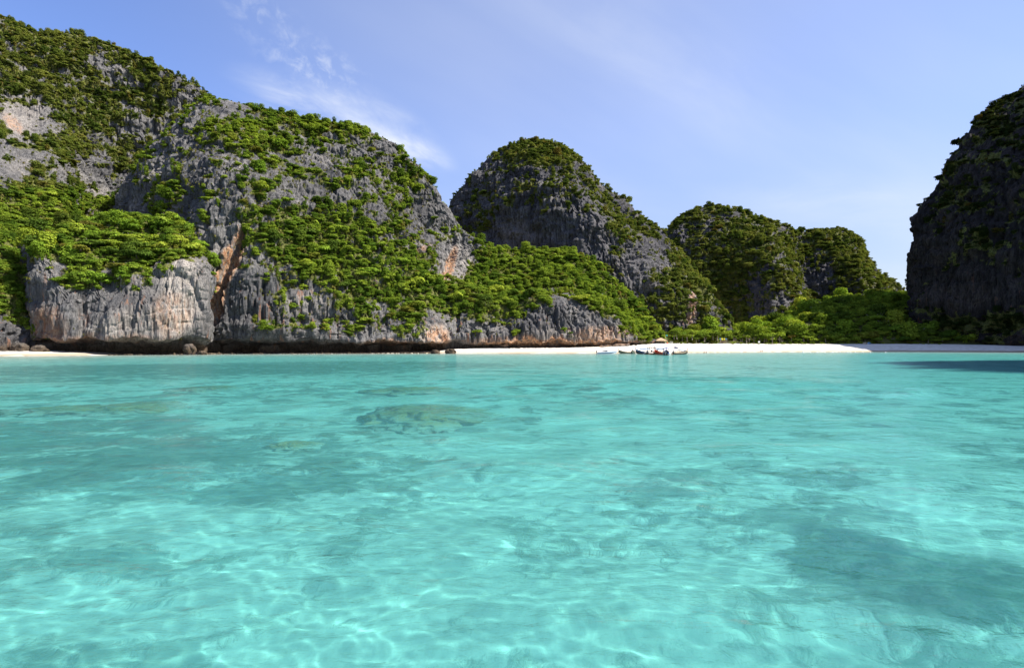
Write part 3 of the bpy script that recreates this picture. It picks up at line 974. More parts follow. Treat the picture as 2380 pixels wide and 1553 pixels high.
# ---------------------------------------------------------------- foliage shapes
def crown_mesh(name, leaves, seed, flat=0.75, lobes=6, size=0.17, spread=0.62, tier=0.62):
    g = np.random.default_rng(seed)
    cen = [np.array([0, 0, 0.25])]
    rad = [0.52]
    for k in range(lobes):
        a = g.uniform(0, 2 * math.pi)
        q = g.uniform(0.35, 1) * spread
        cen.append(np.array([math.cos(a) * q, math.sin(a) * q, g.uniform(-0.35, 0.75) * flat]))
        rad.append(g.uniform(0.22, 0.5))
    cen, rad = np.array(cen), np.array(rad)
    pick = g.choice(len(rad), leaves, p=rad ** 2 / (rad ** 2).sum())
    d = g.normal(size=(leaves, 3))
    d[:, 2] = d[:, 2] * 0.8 + 0.25
    d /= np.linalg.norm(d, axis=1, keepdims=True)
    p = cen[pick] + d * np.array([1.12, 1.12, tier]) * (rad[pick] * g.uniform(0.66, 1.10, leaves))[:, None]
    p[:, 2] *= flat
    nrm = d * 0.9 + np.array([0, 0, 0.5]) + g.normal(size=(leaves, 3)) * 0.27
    nrm /= np.linalg.norm(nrm, axis=1, keepdims=True)
    t1 = np.cross(nrm, g.normal(size=(leaves, 3)))
    t1 /= np.linalg.norm(t1, axis=1, keepdims=True)
    t2 = np.cross(nrm, t1)
    s = size * g.uniform(0.55, 1.25, leaves)[:, None]
    asp = g.uniform(0.55, 0.95, leaves)[:, None]
    bend = nrm * s * g.uniform(0.1, 0.4, leaves)[:, None]
    q = np.stack([p - t1 * s - bend, p - t2 * s * asp, p + t1 * s - bend, p + t2 * s * asp], 1)
    V = q.reshape(-1, 3)
    F = np.arange(leaves * 4).reshape(-1, 4)
    me = mesh_np(name, V, F)
    tone = np.clip(0.5 + g.normal(0, 0.22, leaves), 0, 1)
    add_attr(me, 'tone', np.repeat(tone, 4))
    return me


def trunk_mesh(name, seed, h=1.0, r=0.07):
    g = random.Random(seed)
    b = MB()
    top = Vector((g.uniform(-.12, .12), g.uniform(-.12, .12), 0.15))
    b.tube([(0, 0, -h), (top.x * 0.3, top.y * 0.5, -h * 0.5), tuple(top)], [r * 1.5, r, r * 0.6], 6)
    for k in range(4):
        a = g.uniform(0, 6.28)
        b.tube([(top.x * 0.6, top.y * 0.7, -h * 0.25), (math.cos(a) * 0.3, math.sin(a) * 0.3, 0.12), (math.cos(a) * 0.52, math.sin(a) * 0.52, 0.35)], [r * 0.6, r * 0.4, r * 0.15], 5)
    return b.mesh(name)


SMALL = [crown_mesh('bush_shape', 270, 100 + k, [0.8, 0.6, 1.3, 0.7, 1.0][k], [4, 5, 5, 6, 3][k], 0.152, [0.6, 0.75, 0.4, 0.8, 0.5][k], [0.7, 0.5, 1.0, 0.5, 0.8][k]) for k in range(5)]
LARGE = [crown_mesh('crown_shape', 1050, 200 + k, [0.9, 0.62, 1.1, 0.8, 0.6][k], 9, 0.090, [0.65, 0.8, 0.55, 0.7, 0.85][k], [0.6, 0.4, 0.7, 0.55, 0.38][k]) for k in range(5)]
for me in SMALL + LARGE:
    me.materials.append(M_LEAF)
TRUNKS = [trunk_mesh('trunk_shape', k) for k in range(3)]
for me in TRUNKS:
    me.materials.append(M_BARK)


# ---------------------------------------------------------------- where the shrubs and trees stand
def scatter(name, per_m2, rmin, rmax, big_frac, veg_lo, veg_hi, top_boost=True):
    out = []
    for B, N, veg, steep in HILLS[name]:
        d1 = np.linalg.norm(np.gradient(B, axis=0), axis=2)
        d2 = np.linalg.norm(np.gradient(B, axis=1), axis=2)
        area = d1 * d2
        toc = np.array([0, 0, CAM_Z]) - B
        toc /= np.linalg.norm(toc, axis=2, keepdims=True)
        facing = (N * toc).sum(-1)
        prob = smooth(veg, veg_lo, veg_hi) * per_m2 * area * (facing > -0.22) * (B[..., 2] > 7)
        sel = rng.random(prob.shape) < prob
        p, n, v = B[sel], N[sel], veg[sel]
        r = rmin + (rmax * 1.25 - rmin) * rng.random(len(p)) ** 2.5 * np.clip(0.45 + 0.6 * v, 0.4, 1.2)
        big = rng.random(len(p)) < big_frac * np.clip(v, 0, 1.3)
        r = np.where(big, r * 1.55, r)
        p = p + n * (r * 0.18)[:, None]
        p[:, 2] += r * 0.12
        out.append(np.concatenate([p, r[:, None], v[:, None]], 1))
    return np.concatenate(out)


PLANTS = {
    'mountain': scatter('mountain', 0.30, 0.65, 2.3, 0.05, 0.26, 0.60),
    'bluff': scatter('bluff', 0.22, 0.7, 2.7, 0.25, 0.30, 0.65),
    'cliff': scatter('cliff', 0.25, 0.6, 2.7, 0.14, 0.28, 0.62),
    'peak': scatter('peak', 0.19, 0.8, 2.8, 0.08, 0.28, 0.62),
    'hill': scatter('hill', 0.12, 1.1, 3.4, 0.12, 0.28, 0.62),
    'wooded_rise': scatter('wooded_rise', 0.055, 1.5, 4.6, 0.30, 0.2, 0.8),
    'dark_cliff': scatter('dark_cliff', 0.085, 1.1, 3.3, 0.06, 0.28, 0.65),
}


def tuft_mesh(name, seed):
    """a tussock of long blades, some hanging over the rock"""
    g = np.random.default_rng(seed)
    n = 34
    a = g.uniform(0, 2 * math.pi, n)
    out = g.uniform(0.25, 0.75, n)
    up = g.uniform(-0.9, 0.8, n)
    b = np.stack([np.cos(a) * 0.12, np.sin(a) * 0.12, 0 * a], 1)
    mid = np.stack([np.cos(a) * out * 0.6, np.sin(a) * out * 0.6, 0.35 + 0.25 * up], 1)
    tip = np.stack([np.cos(a) * out, np.sin(a) * out, up], 1)
    s = np.stack([-np.sin(a), np.cos(a), 0 * a], 1) * 0.11
    V = np.stack([b - s, b + s, mid + s * 0.9, mid - s * 0.9, tip + s * 0.15, tip - s * 0.15], 1).reshape(-1, 3)
    k = np.arange(n)[:, None] * 6
    F = np.concatenate([k + np.array([0, 1, 2, 3]), k + np.array([3, 2, 4, 5])], 0)
    me = mesh_np(name, V, F)
    add_attr(me, 'tone', np.repeat(np.clip(g.normal(0.5, 0.25, n), 0, 1), 6))
    me.materials.append(M_GRASS)
    return me


TUFTS = [tuft_mesh('tuft_shape', k) for k in range(4)]
GRASS = {nm: scatter(nm, dens, 0.5, 1.5, 0.05, lo, lo + 0.3) for nm, dens, lo in (('mountain', 0.10, -0.10), ('bluff', 0.05, -0.25), ('cliff', 0.13, -0.15), ('peak', 0.05, -0.05), ('hill', 0.05, 0.0))}


def reskin(shapes, mat):
    out = []
    for me in shapes:
        c = me.copy()
        c.materials.clear()
        c.materials.append(mat)
        out.append(c)
    return out


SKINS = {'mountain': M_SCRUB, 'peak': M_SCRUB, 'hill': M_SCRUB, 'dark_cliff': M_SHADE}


def instancer(name, pts, shapes, mat):
    """one object of uncountable shrubs: each point carries one foliage shape"""
    me = bpy.data.meshes.new(name)
    n = len(pts)
    me.vertices.add(n)
    me.vertices.foreach_set('co', pts[:, :3].astype(np.float32).ravel())
    add_attr(me, 'radius', pts[:, 3])
    add_attr(me, 'turn', rng.uniform(0, 6.28, n))
    a = me.attributes.new('shape', 'INT', 'POINT')
    a.data.foreach_set('value', rng.integers(0, len(shapes), n).astype(np.int32))
    o = obj(name, me)
    col = bpy.data.collections.new(name + '_shapes')
    for k, s in enumerate(shapes):
        so = bpy.data.objects.new('leaf_clump', s)
        col.objects.link(so)
    ng = bpy.data.node_groups.new(name, 'GeometryNodeTree')
    ng.interface.new_socket('Geometry', in_out='INPUT', socket_type='NodeSocketGeometry')
    ng.interface.new_socket('Geometry', in_out='OUTPUT', socket_type='NodeSocketGeometry')
    N = ng.nodes
    gi, go = N.new('NodeGroupInput'), N.new('NodeGroupOutput')
    ip = N.new('GeometryNodeInstanceOnPoints')
    ci = N.new('GeometryNodeCollectionInfo')
    ci.inputs['Collection'].default_value = col
    ci.inputs['Separate Children'].default_value = True
    ci.inputs['Reset Children'].default_value = True
    ip.inputs['Pick Instance'].default_value = True

    def na(nm, typ):
        q = N.new('GeometryNodeInputNamedAttribute')
        q.data_type = typ
        q.inputs['Name'].default_value = nm
        return q.outputs[0]
    cx = N.new('ShaderNodeCombineXYZ')
    L = ng.links.new
    L(na('turn', 'FLOAT'), cx.inputs[2])
    L(gi.outputs[0], ip.inputs['Points'])
    L(ci.outputs[0], ip.inputs['Instance'])
    L(na('shape', 'INT'), ip.inputs['Instance Index'])
    L(cx.outputs[0], ip.inputs['Rotation'])
    L(na('radius', 'FLOAT'), ip.inputs['Scale'])
    L(ip.outputs[0], go.inputs[0])
    md = o.modifiers.new('shrubs', 'NODES')
    md.node_group = ng
    return tag(o, kind='stuff')


allp = []
for k, nm in enumerate(PLANTS):
    a = PLANTS[nm]
    allp.append(np.concatenate([a, np.full((len(a), 1), k)], 1))
allp = np.concatenate(allp)
names = list(PLANTS)
Xp, Yp = to_px(allp[:, 0], allp[:, 1], allp[:, 2])
app = allp[:, 3] / allp[:, 1] * F0                     # radius as it shows
inview = (Xp > 5) & (Xp < 2375) & (Yp > 5)
# the trees that show largest in the open are objects of their own
score = np.where(inview & (allp[:, 5] != 6) & ((allp[:, 5] != 5) | (allp[:, 2] > 14)), app, 0)
N_TREES = 230
top = np.argsort(-score)[:N_TREES]
is_tree = np.zeros(len(allp), bool)
is_tree[top] = True
print('PLANTS', {nm: len(PLANTS[nm]) for nm in names}, 'tree px', score[top[-1]])
for k, nm in enumerate(names):
    q = allp[(allp[:, 5] == k) & ~is_tree]
    sm = q[:, 3] < 2.6
    mt = SKINS.get(nm)
    if nm == 'mountain':                                     # the moist foot of the mountain is greener than its dry upper slope
        low = to_px(q[:, 0], q[:, 1], q[:, 2])[1] > 440
        instancer('shrubs_at_the_mountain_foot', q[low & sm], SMALL, M_LEAF)
        instancer('woods_at_the_mountain_foot', q[low & ~sm], LARGE, M_LEAF)
        q, sm = q[~low], sm[~low]
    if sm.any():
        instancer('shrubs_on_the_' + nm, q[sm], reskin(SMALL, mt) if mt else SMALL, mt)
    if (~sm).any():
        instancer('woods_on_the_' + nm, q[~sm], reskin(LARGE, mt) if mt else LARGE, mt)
for nm, g_ in GRASS.items():
    instancer('grass_on_the_' + nm, g_, TUFTS, M_GRASS)


def make_tree(i, p, r, mat_shape, trunk, name='tree'):
    root = bpy.data.objects.new(name, None)
    C.objects.link(root)
    root.location = p
    c = bpy.data.objects.new('crown', mat_shape)
    C.objects.link(c)
    c.parent = root
    c.scale = (r, r, r)
    c.rotation_euler = (0, 0, (i * 2.39) % 6.28)
    t = bpy.data.objects.new('trunk', trunk)
    C.objects.link(t)
    t.parent = root
    t.scale = (r, r, r)
    return root


LEAF_KINDS = [('dark green', leaf_material('dark_green_leaves', (0.050, 0.085, 0.014), (0.080, 0.120, 0.018), (0.105, 0.150, 0.022))),
              ('bright green', leaf_material('bright_green_leaves', (0.115, 0.190, 0.020), (0.155, 0.235, 0.026), (0.185, 0.265, 0.030))),
              ('yellow green', leaf_material('yellow_green_leaves', (0.185, 0.245, 0.028), (0.235, 0.295, 0.034), (0.270, 0.310, 0.040)))]
TREE_SHAPES = []
for nm_, mt in LEAF_KINDS:
    row = []
    for me in LARGE:
        c = me.copy()
        c.materials.clear()
        c.materials.append(mt)
        row.append(c)
    TREE_SHAPES.append(row)


def tree_place(hill, X, Y):
    """where a tree stands, told by what is around it"""
    if hill == 'mountain':
        if Y > 620:
            return 'low at the far left edge above the sand strip'
        if Y > 430:
            return 'in the thicket behind the left end of the bluff' if X < 130 else 'in the hollow between bluff and mountain'
        return 'on the slope of the tall mountain'
    if hill == 'bluff':
        if Y > 610:
            return 'hanging on the grey face of the bluff'
        row = 'at the back of the bluff top' if Y < 545 else 'in the middle of the bluff top' if Y < 580 else 'along the rim of the bluff'
        return row + (', above its left corner' if X < 130 else ', left part' if X < 210 else ', halfway along' if X < 300 else ', right part' if X < 390 else ', beside the orange cleft')
    if hill == 'cliff':
        if Y < 330:
            return 'on the skyline of the long cliff'
        if Y < 470:
            return 'high on the long cliff ' + ('above the hollow' if X < 520 else 'left of its skyline dip' if X < 760 else 'near its right shoulder')
        if X < 500:
            return 'on the dark wall above the bluff'
        if X < 640:
            return 'right of the orange cleft' + (' at its upper end' if Y < 620 else ' at its foot')
        if X < 860:
            return ('in the upper part' if Y < 600 else 'in the middle' if Y < 700 else 'at the bottom') + ' of the green sweep right of the cleft'
        if X < 1040:
            return ('halfway up the right shoulder of the cliff' if Y < 600 else 'at the lower end of the green sweep' if Y < 700 else 'above the undercut left of the ochre foot')
        if X < 1220:
            return ('on the saddle below the tall peak' if Y < 640 else 'below the small orange cave' if Y < 720 else 'above the ochre foot of the cliff')
        return ('on the spur in front of the tall peak' if Y < 680 else 'above the streaked rock by the beach' if X < 1400 else 'at the right foot of the spur near the hut')
    if hill == 'peak':
        return 'on the right flank of the tall peak' if X > 1400 else 'on the face of the tall peak'
    if hill == 'hill':
        return 'on the lower hill right of the tall peak' if X < 1860 else 'on the dark end of the lower hill'
    if X < 1860 and Y > 705:
        return 'on the rise above the screw pines, ' + ('behind the flag frame' if X < 1710 else 'at the middle of the beach' if X < 1790 else 'where the sun meets the shade')
    if Y < 730 and X >= 1860:
        return 'on the wooded crest ' + ('at its left end' if X < 1905 else 'below the dark end of the lower hill' if X < 1980 else 'below the far ridge' if X < 2060 else 'against the dark cliff')
    return ('above the screw pines' if X < 1860 else 'on the shaded rise above the ' + ('sitting people' if X < 1940 else 'dome tents' if X < 2080 else 'foot of the dark cliff'))


for i, k in enumerate(top):
    p, r = allp[k, :3], allp[k, 3]
    kind = int(rng.choice(3, p=[0.36, 0.38, 0.26]))
    if names[int(allp[k, 5])] in SKINS and Yp[k] < 440 + 400 * (names[int(allp[k, 5])] != 'mountain'):
        kind = 0
    o = make_tree(i, tuple(float(v) for v in p), float(r) * 1.08, TREE_SHAPES[kind][i % len(LARGE)], TRUNKS[i % 3])
    place = tree_place(names[int(allp[k, 5])], float(Xp[k]), float(Yp[k]))
    hill_word = {'mountain': 'the mountain', 'bluff': 'the bluff', 'cliff': 'the long cliff', 'peak': 'the tall peak', 'hill': 'the lower hills', 'wooded_rise': 'the wooded rise'}[names[int(allp[k, 5])]]
    tag(o, LEAF_KINDS[kind][0] + ' tree ' + place, 'tree', 'trees on ' + hill_word)


# ---------------------------------------------------------------- coral heads, boulders and rubble
def lump(name, n, m, seed, top_flat=0.6, rough=0.25, freq=1.6):
    a = np.linspace(0, 2 * math.pi, n, endpoint=False)
    q = np.linspace(0.02, math.pi * 0.62, m)
    A, Q = np.meshgrid(a, q, indexing='ij')
    x, y, z = np.sin(Q) * np.cos(A), np.sin(Q) * np.sin(A), np.cos(Q)
    k = 1 + rough * fbm(x * freq + seed, y * freq, z * freq, 4) + 0.14 * pn(x * 6 + seed, y * 6, z * 6) + 0.08 * pn(x * 14 + seed, y * 14, z * 14)
    k2 = 1 + 0.5 * rough * pn(x * 4, y * 4 + seed, z * 4)
    V = np.stack([x * k, y * k, np.minimum(np.sign(z) * np.abs(z) ** top_flat * k2, 1.0)], -1)
    i = np.arange(n)[:, None] * m + np.arange(m - 1)[None]
    j = ((np.arange(n) + 1) % n)[:, None] * m + np.arange(m - 1)[None]
    F = np.stack([i, i + 1, j + 1, j], -1).reshape(-1, 4)
    return mesh_np(name, V.reshape(-1, 3), F, True)


def coral_material():
    m = bpy.data.materials.new('coral')
    m.use_nodes = True
    t = NT(m.node_tree)
    b = m.node_tree.nodes['Principled BSDF']
    pos = t.n('ShaderNodeNewGeometry').outputs['Position']
    n1, n2 = t.noise(pos, 0.5, 6, 0.65), t.noise(pos, 2.5, 5, 0.6)
    c = t.mix(t.step(n1, 0.35, 0.65), (0.15, 0.088, 0.030, 1), (0.42, 0.235, 0.080, 1))
    c = t.mix(t.step(n2, 0.5, 0.7), c, (0.30, 0.25, 0.15, 1))
    oz = t.xyz(t.n('ShaderNodeTexCoord').outputs['Object'])[2]
    c = t.mix(t.step(t.math('ADD', oz, t.math('MULTIPLY', t.math('SUBTRACT', n1, 0.5), 1.6)), 0.10, 0.85), (0.46, 0.43, 0.37, 1), c)      # sand lies over the skirts
    t.put(b.inputs['Base Color'], c)
    b.inputs['Roughness'].default_value = 0.9
    t.put(b.inputs['Normal'], t.bump(n2, 0.8, 0.3))
    return m


M_CORAL = coral_material()
for X, Y, w, d, top, lab in [
    (1003, 952, 4.2, 6.2, -0.55, 'large brown coral reef under the clear water in the middle of the bay'),
    (312, 941, 3.4, 3.4, -0.6, 'long brown coral bank under the water below the undercut bluff'),
    (148, 946, 3.2, 3.0, -0.7, 'narrow brown coral bank under the water near the left edge'),
    (955, 902, 4.6, 5.0, -0.75, 'small pale brown coral patch just beyond the large reef'),
    (485, 900, 3.0, 4.0, -0.75, 'thin reddish brown coral patch between the bluff and the coral banks'),
    (683, 1027, 1.4, 1.2, -2.3, 'faint greenish coral head nearer the boat than the large reef')]:
    x, y = under_water(X, Y, -top + 0.3)
    zf = float(sea_floor_z(np.array([x]), np.array([y]))[0])
    o = obj('coral_reef', lump('coral', 110, 40, X * 0.37, 1.5, 0.30, 2.6), M_CORAL)
    o.location = (x, y, zf - 0.1)
    o.scale = (w, d, max(0.3, top - zf))
    o.cycles.is_caustics_receiver = True
    tag(o, lab, 'coral reef', 'coral reefs under the water')

M_BOULDER = rock_material('boulder_stone', (1.25, 1.15, 1.0))
for X, Y, D, w, h, lab in [
    (1047, 815, 303, 2.6, 2.2, 'flat pale boulder on the sand where the cliff meets the beach'),
    (1012, 817, 300, 2.4, 1.8, 'low ochre boulder beside the flat boulder at the cliff foot'),
    (441, 806, 258, 2.5, 3.0, 'brown boulder jammed in the cave mouth right of the bluff'),
    (470, 818, 254, 1.8, 1.3, 'small dark boulder below the cave mouth right of the bluff'),
    (90, 810, 246, 3.2, 3.2, 'rounded brown boulder at the left foot of the bluff'),
    (48, 806, 246, 3.4, 3.6, 'tall grey brown boulder behind the strip of sand at far left')]:
    o = obj('boulder', lump('boulder_shape', 28, 14, X * 0.7, 0.8, 0.45, 1.5), M_BOULDER)
    p = P(X, Y, D)
    o.location = (p[0], D, p[2] - h * 0.55)
    o.scale = (w, w * 0.8, h)
    tag(o, lab, 'boulder', 'boulders at the foot of the cliffs')

# loose stones along the undercut
sv, sf = [], []
ico = bmesh.new()
bmesh.ops.create_icosphere(ico, subdivisions=1, radius=1)
iv = np.array([v.co[:] for v in ico.verts])
ifc = np.array([[v.index for v in f.verts] for f in ico.faces])
ico.free()
cnt = 0
for k in range(900):
    X = rng.uniform(60, 1010) if k < 760 else rng.uniform(1180, 1480)
    Dw, Dt, zt = (float(a) for a in shore(np.array(X)))
    D = Dw + rng.uniform(-5, 2.5) * (1 if k < 760 else 0.4) + (0 if k < 760 else 0.75 * (Dt - Dw))
    if X < 250 and D < Dw + 5:
        continue
    r = 0.22 + 0.75 * rng.random() ** 3
    x = (X - CX) / F0 * D
    z = float(sea_floor_z(np.array([x]), np.array([D]))[0])
    V = iv * (r * rng.uniform(0.6, 1.3, 3)) * (1 + 0.25 * rng.normal(size=(len(iv), 1)).clip(-1, 1)) * np.array([1, 1, 0.75]) + np.array([x, D, max(z, -0.1) + r * 0.1])
    sv.append(V)
    sf.append(ifc + cnt)
    cnt += len(iv)
tag(obj('shore_rubble', mesh_np('shore_rubble', np.concatenate(sv), np.concatenate(sf)), M_BOULDER), kind='stuff')


# ---------------------------------------------------------------- trees along the beach
def ground(X, D):
    x = (X - CX) / F0 * D
    return x, D, float(sea_floor_z(np.array([x]), np.array([D]))[0])


def on_beach(X, Y):
    """the spot of sand seen at picture point X, Y"""
    Dw, Dt, zt = (float(a) for a in shore(np.array(float(X))))
    best = None
    for u in np.linspace(0, 1, 120):
        D = Dw + u * (Dt - Dw)
        x, _, z = ground(X, D)
        e = abs(HOR - (z - CAM_Z) / D * F0 - Y)
        if best is None or e < best[0]:
            best = (e, x, D, z)
    return best[1:]


def pandanus_meshes(seed):
    g = random.Random(seed)
    b, leaf = MB(), MB()
    tips = []
    b.tube([(0, 0, -0.2), (0.05, 0, 1.2), (0.1, 0.05, 2.6)], [0.16, 0.13, 0.11], 7)
    for k in range(6):
        a = k * 1.05 + g.uniform(-.2, .2)
        b.tube([(math.cos(a) * 0.75, math.sin(a) * 0.75, -0.2), (math.cos(a) * 0.3, math.sin(a) * 0.3, 0.7), (0.05, 0, 1.3)], [0.05, 0.05, 0.05], 5)
    for k in range(6):
        a = k * 1.05 + g.uniform(-.4, .4)
        q, h = g.uniform(0.9, 1.7), g.uniform(3.2, 4.9)
        b.tube([(0.08, 0.03, g.uniform(1.7, 2.5)), (math.cos(a) * q * 0.6, math.sin(a) * q * 0.6, h - 0.9), (math.cos(a) * q, math.sin(a) * q, h)], [0.10, 0.08, 0.07], 6)
        tips.append(Vector((math.cos(a) * q, math.sin(a) * q, h)))
    tips.append(Vector((0.1, 0.05, 5.1)))
    b.tube([(0.1, 0.05, 2.5), (0.12, 0.05, 3.9), (0.1, 0.05, 5.1)], [0.1, 0.08, 0.07], 6)
    for c in tips:
        for j in range(26):
            a, el = g.uniform(0, 6.28), g.uniform(-0.1, 1.35)
            d = Vector((math.cos(a) * math.cos(el), math.sin(a) * math.cos(el), math.sin(el)))
            s = Vector((-math.sin(a), math.cos(a), 0)) * 0.085
            L = g.uniform(0.8, 1.25)
            p1 = c + d * L * 0.55
            p2 = c + d * L + Vector((0, 0, -0.42 * L))
            leaf.add([c - s * 0.6, c + s * 0.6, p1 + s, p1 - s, p2], [(0, 1, 2, 3), (3, 2, 4)])
    return b.mesh('pandanus_trunk'), leaf.mesh('pandanus_leaves')


def frond_mesh(seed, L=2.8):
    g = random.Random(seed)
    b = MB()
    rise = g.uniform(0.5, 0.9)
    pt = lambda s: Vector((L * s * (1 - 0.18 * s), 0, L * (rise * s - 0.95 * s * s)))
    n = 13
    for i in range(n):
        s = 0.12 + 0.88 * i / n
        p, q = pt(s), pt(s + 0.06)
        w = 0.75 * math.sin(math.pi * min(1, 0.18 + 0.8 * s)) + 0.08
        for sd in (-1, 1):
            e = p + Vector((0.32, sd * w, -0.16 * w - g.uniform(0, .12)))
            b.add([p, q, e], [(0, 1, 2)])
    ring = [pt(k / 6) for k in range(7)]
    b.tube(ring, [0.045 * (1 - 0.8 * k / 6) for k in range(7)], 4)
    return b.mesh('frond_shape')


FRONDS = [frond_mesh(k) for k in range(3)]
for me in FRONDS:
    me.materials.append(M_PALM)
PAND = [pandanus_meshes(k) for k in range(3)]
for tm, lm in PAND:
    tm.materials.append(M_BARK)
    lm.materials.append(M_PANDAN)


def palm(X, D, h, sc, label, i):
    x, y, z = ground(X, D)
    root = bpy.data.objects.new('palm_tree', None)
    C.objects.link(root)
    root.location = (x, y, z)
    tag(root, label, 'palm tree', 'young coconut palms behind the beach')
    b = MB()
    lean = 0.25 * math.sin(i * 2.1)
    b.tube([(0, 0, -0.3), (lean * 0.3, 0, h * 0.5), (lean, 0.05, h)], [0.17, 0.13, 0.11], 8)
    b.obj('trunk', M_BARK, root)
    for k in range(12):
        f = obj('frond', FRONDS[k % 3], None, root)
        f.location = (lean, 0.05, h - 0.05)
        f.rotation_euler = (0, R(-28 + 34 * (k % 3)), k * 2.4 + i)
        f.scale = (sc, sc, sc)


for i, (X, D, h, sc, lab) in enumerate([
    (1519, 376, 1.9, 1.25, 'young palm directly behind the thatched hut'),
    (1558, 380, 1.2, 1.2, 'young palm just right of the flagpole'),
    (1574, 383, 0.9, 1.1, 'low palm behind the white wooden frame'),
    (1598, 388.5, 0.6, 1.1, 'spreading low palm with pale fronds halfway from hut to flag frame'),
    (1612, 391.5, 1.3, 1.15, 'palm with yellowish fronds, second to the left of the flag frame'),
    (1655, 396.5, 0.7, 1.1, 'low palm with dry yellow fronds just left of the flag frame')]):
    palm(X, D, h, sc, lab, i)

pand_spots = [(1640, 411), (1662, 416), (1708, 420), (1722, 422), (1741, 421), (1752, 424), (1766, 423), (1781, 425), (1795, 423), (1812, 425), (1818, 424), (1868, 427), (1906, 428), (1952, 428), (2010, 428)]
for i, (X, D) in enumerate(pand_spots):
    tm, lm = PAND[i % 3]
    root = bpy.data.objects.new('screw_pine', None)
    C.objects.link(root)
    root.location = ground(X, D)
    s = 1.0 + 0.28 * math.sin(i * 1.7)
    root.scale = (s, s, s * 1.05)
    root.rotation_euler = (0, 0, i * 1.3)
    c = obj('crown', lm, None, root)
    t_ = obj('trunk', tm, None, root)
    where = 'left of the flag frame' if X < 1690 else 'just right of the flag frame' if X < 1745 else 'by the white notice board' if X < 1790 else 'at the edge of the shade' if X < 1830 else 'in the shade behind the sitting people' if X < 1890 else 'in the shade near the dome tents'
    tag(root, 'grey green screw pine with thin trunk ' + where, 'screw pine', 'screw pines along the beach')

BEACH_BUSH = [crown_mesh('beach_bush_shape', 420, 300 + k, 0.8, 6, 0.15) for k in range(4)]
M_BRIGHT = leaf_material('beach_foliage', (0.065, 0.100, 0.015), (0.130, 0.180, 0.022), (0.200, 0.245, 0.032))
for me in BEACH_BUSH:
    me.materials.append(M_BRIGHT)
DARK_CROWN = [crown_mesh('beach_crown_shape', 760, 330 + k, [0.55, 0.75, 0.65][k], 8, 0.115, 0.62) for k in range(3)]
for me in DARK_CROWN:
    me.materials.append(M_LEAF_D)
g2 = np.random.default_rng(21)
nb = 0
for X in np.arange(1492, 2190, 11.5):
    X = X + g2.uniform(-4, 4)
    if 1524 < X < 1550 or 1672 < X < 1690:
        continue
    Dt = float(shore(np.array(X))[1])
    D = Dt + g2.uniform(0.5, 4)
    r = g2.uniform(0.9, 2.1)
    x, y, z = ground(X, D)
    o = obj('bush', BEACH_BUSH[nb % 4])
    o.location = (x, y, z + r * 0.3)
    o.scale = (r * 1.15, r, r)
    o.rotation_euler = (0, 0, nb * 1.9)
    where = 'left of the thatched hut' if X < 1524 else 'between hut and flag frame' if X < 1680 else 'right of the flag frame' if X < 1760 else 'below the screw pines' if X < 1840 else 'behind the sitting people' if X < 1900 else 'near the dark bag' if X < 1960 else 'by the dome tents' if X < 2060 else 'near the dark cliff'
    tag(o, 'low leafy bush at the back of the sand ' + where, 'bush', 'bushes along the back of the beach')
    nb += 1
nt2 = 0
for X in np.arange(1478, 2200, 9.5):
    X = X + g2.uniform(-6, 6)
    Dt = float(shore(np.array(X))[1])
    D = Dt + g2.uniform(5, 26)
    r = g2.uniform(2.6, 4.4)
    x, y, z = ground(X, D)
    h = r * g2.uniform(0.9, 1.5) + 0.8
    root = make_tree(nt2, (x, y, z + h), r, DARK_CROWN[nt2 % 3], TRUNKS[nt2 % 3])
    where = 'behind the hut and palms' if X < 1600 else 'just left behind the flag frame' if X < 1668 else 'directly behind the flag frame' if X < 1700 else 'just right behind the flag frame' if X < 1740 else 'behind the screw pines at mid beach' if X < 1840 else 'in the shade behind the sitting people' if X < 1910 else 'in the shade left of the dome tents' if X < 1985 else 'in the shade behind the dome tents' if X < 2070 else 'in the shade at the foot of the dark cliff'
    tag(root, 'broad dark green tree ' + where, 'tree', 'trees behind the beach')
    nt2 += 1


# ---------------------------------------------------------------- boats
M_WHITE = mat_plain('white_gelcoat', (0.78, 0.79, 0.80), 0.25, 0, 0.04)
M_NAVY = mat_plain('dark_grey_stripe', (0.035, 0.045, 0.065), 0.3, 0, 0.1)
M_PALEB = mat_plain('pale_blue_topside', (0.42, 0.55, 0.66), 0.3, 0, 0.05)
M_DARK = mat_plain('black_plastic', (0.02, 0.02, 0.022), 0.5)
M_WOOD = mat_plain('weathered_hull', (0.11, 0.075, 0.045), 0.65, 0, 0.35, 3)
M_WOODD = mat_plain('dark_hull', (0.045, 0.033, 0.024), 0.6, 0, 0.35, 3)
M_GREEN = mat_plain('green_hull', (0.05, 0.075, 0.05), 0.6, 0, 0.25, 3)
M_PALE = mat_plain('pale_wood', (0.42, 0.33, 0.22), 0.7, 0, 0.25)
M_BLUE = mat_plain('blue_tarpaulin', (0.02, 0.09, 0.36), 0.6, 0, 0.2)
M_LBLUE = mat_plain('light_blue_tarpaulin', (0.07, 0.22, 0.42), 0.6, 0, 0.2)
M_CDARK = mat_plain('dark_canopy_cloth', (0.035, 0.035, 0.045), 0.8, 0, 0.2)
M_WCLOTH = mat_plain('white_cloth', (0.72, 0.72, 0.70), 0.8, 0, 0.1)
M_RED = mat_plain('red_cloth', (0.55, 0.03, 0.03), 0.7, 0, 0.15)
M_ORANGE = mat_plain('orange_paint', (0.40, 0.10, 0.035), 0.6, 0, 0.15)
M_YEL = mat_plain('yellow_cloth', (0.72, 0.55, 0.03), 0.7, 0, 0.15)
M_METAL = mat_plain('engine_metal', (0.22, 0.22, 0.23), 0.4, 0.7, 0.15)
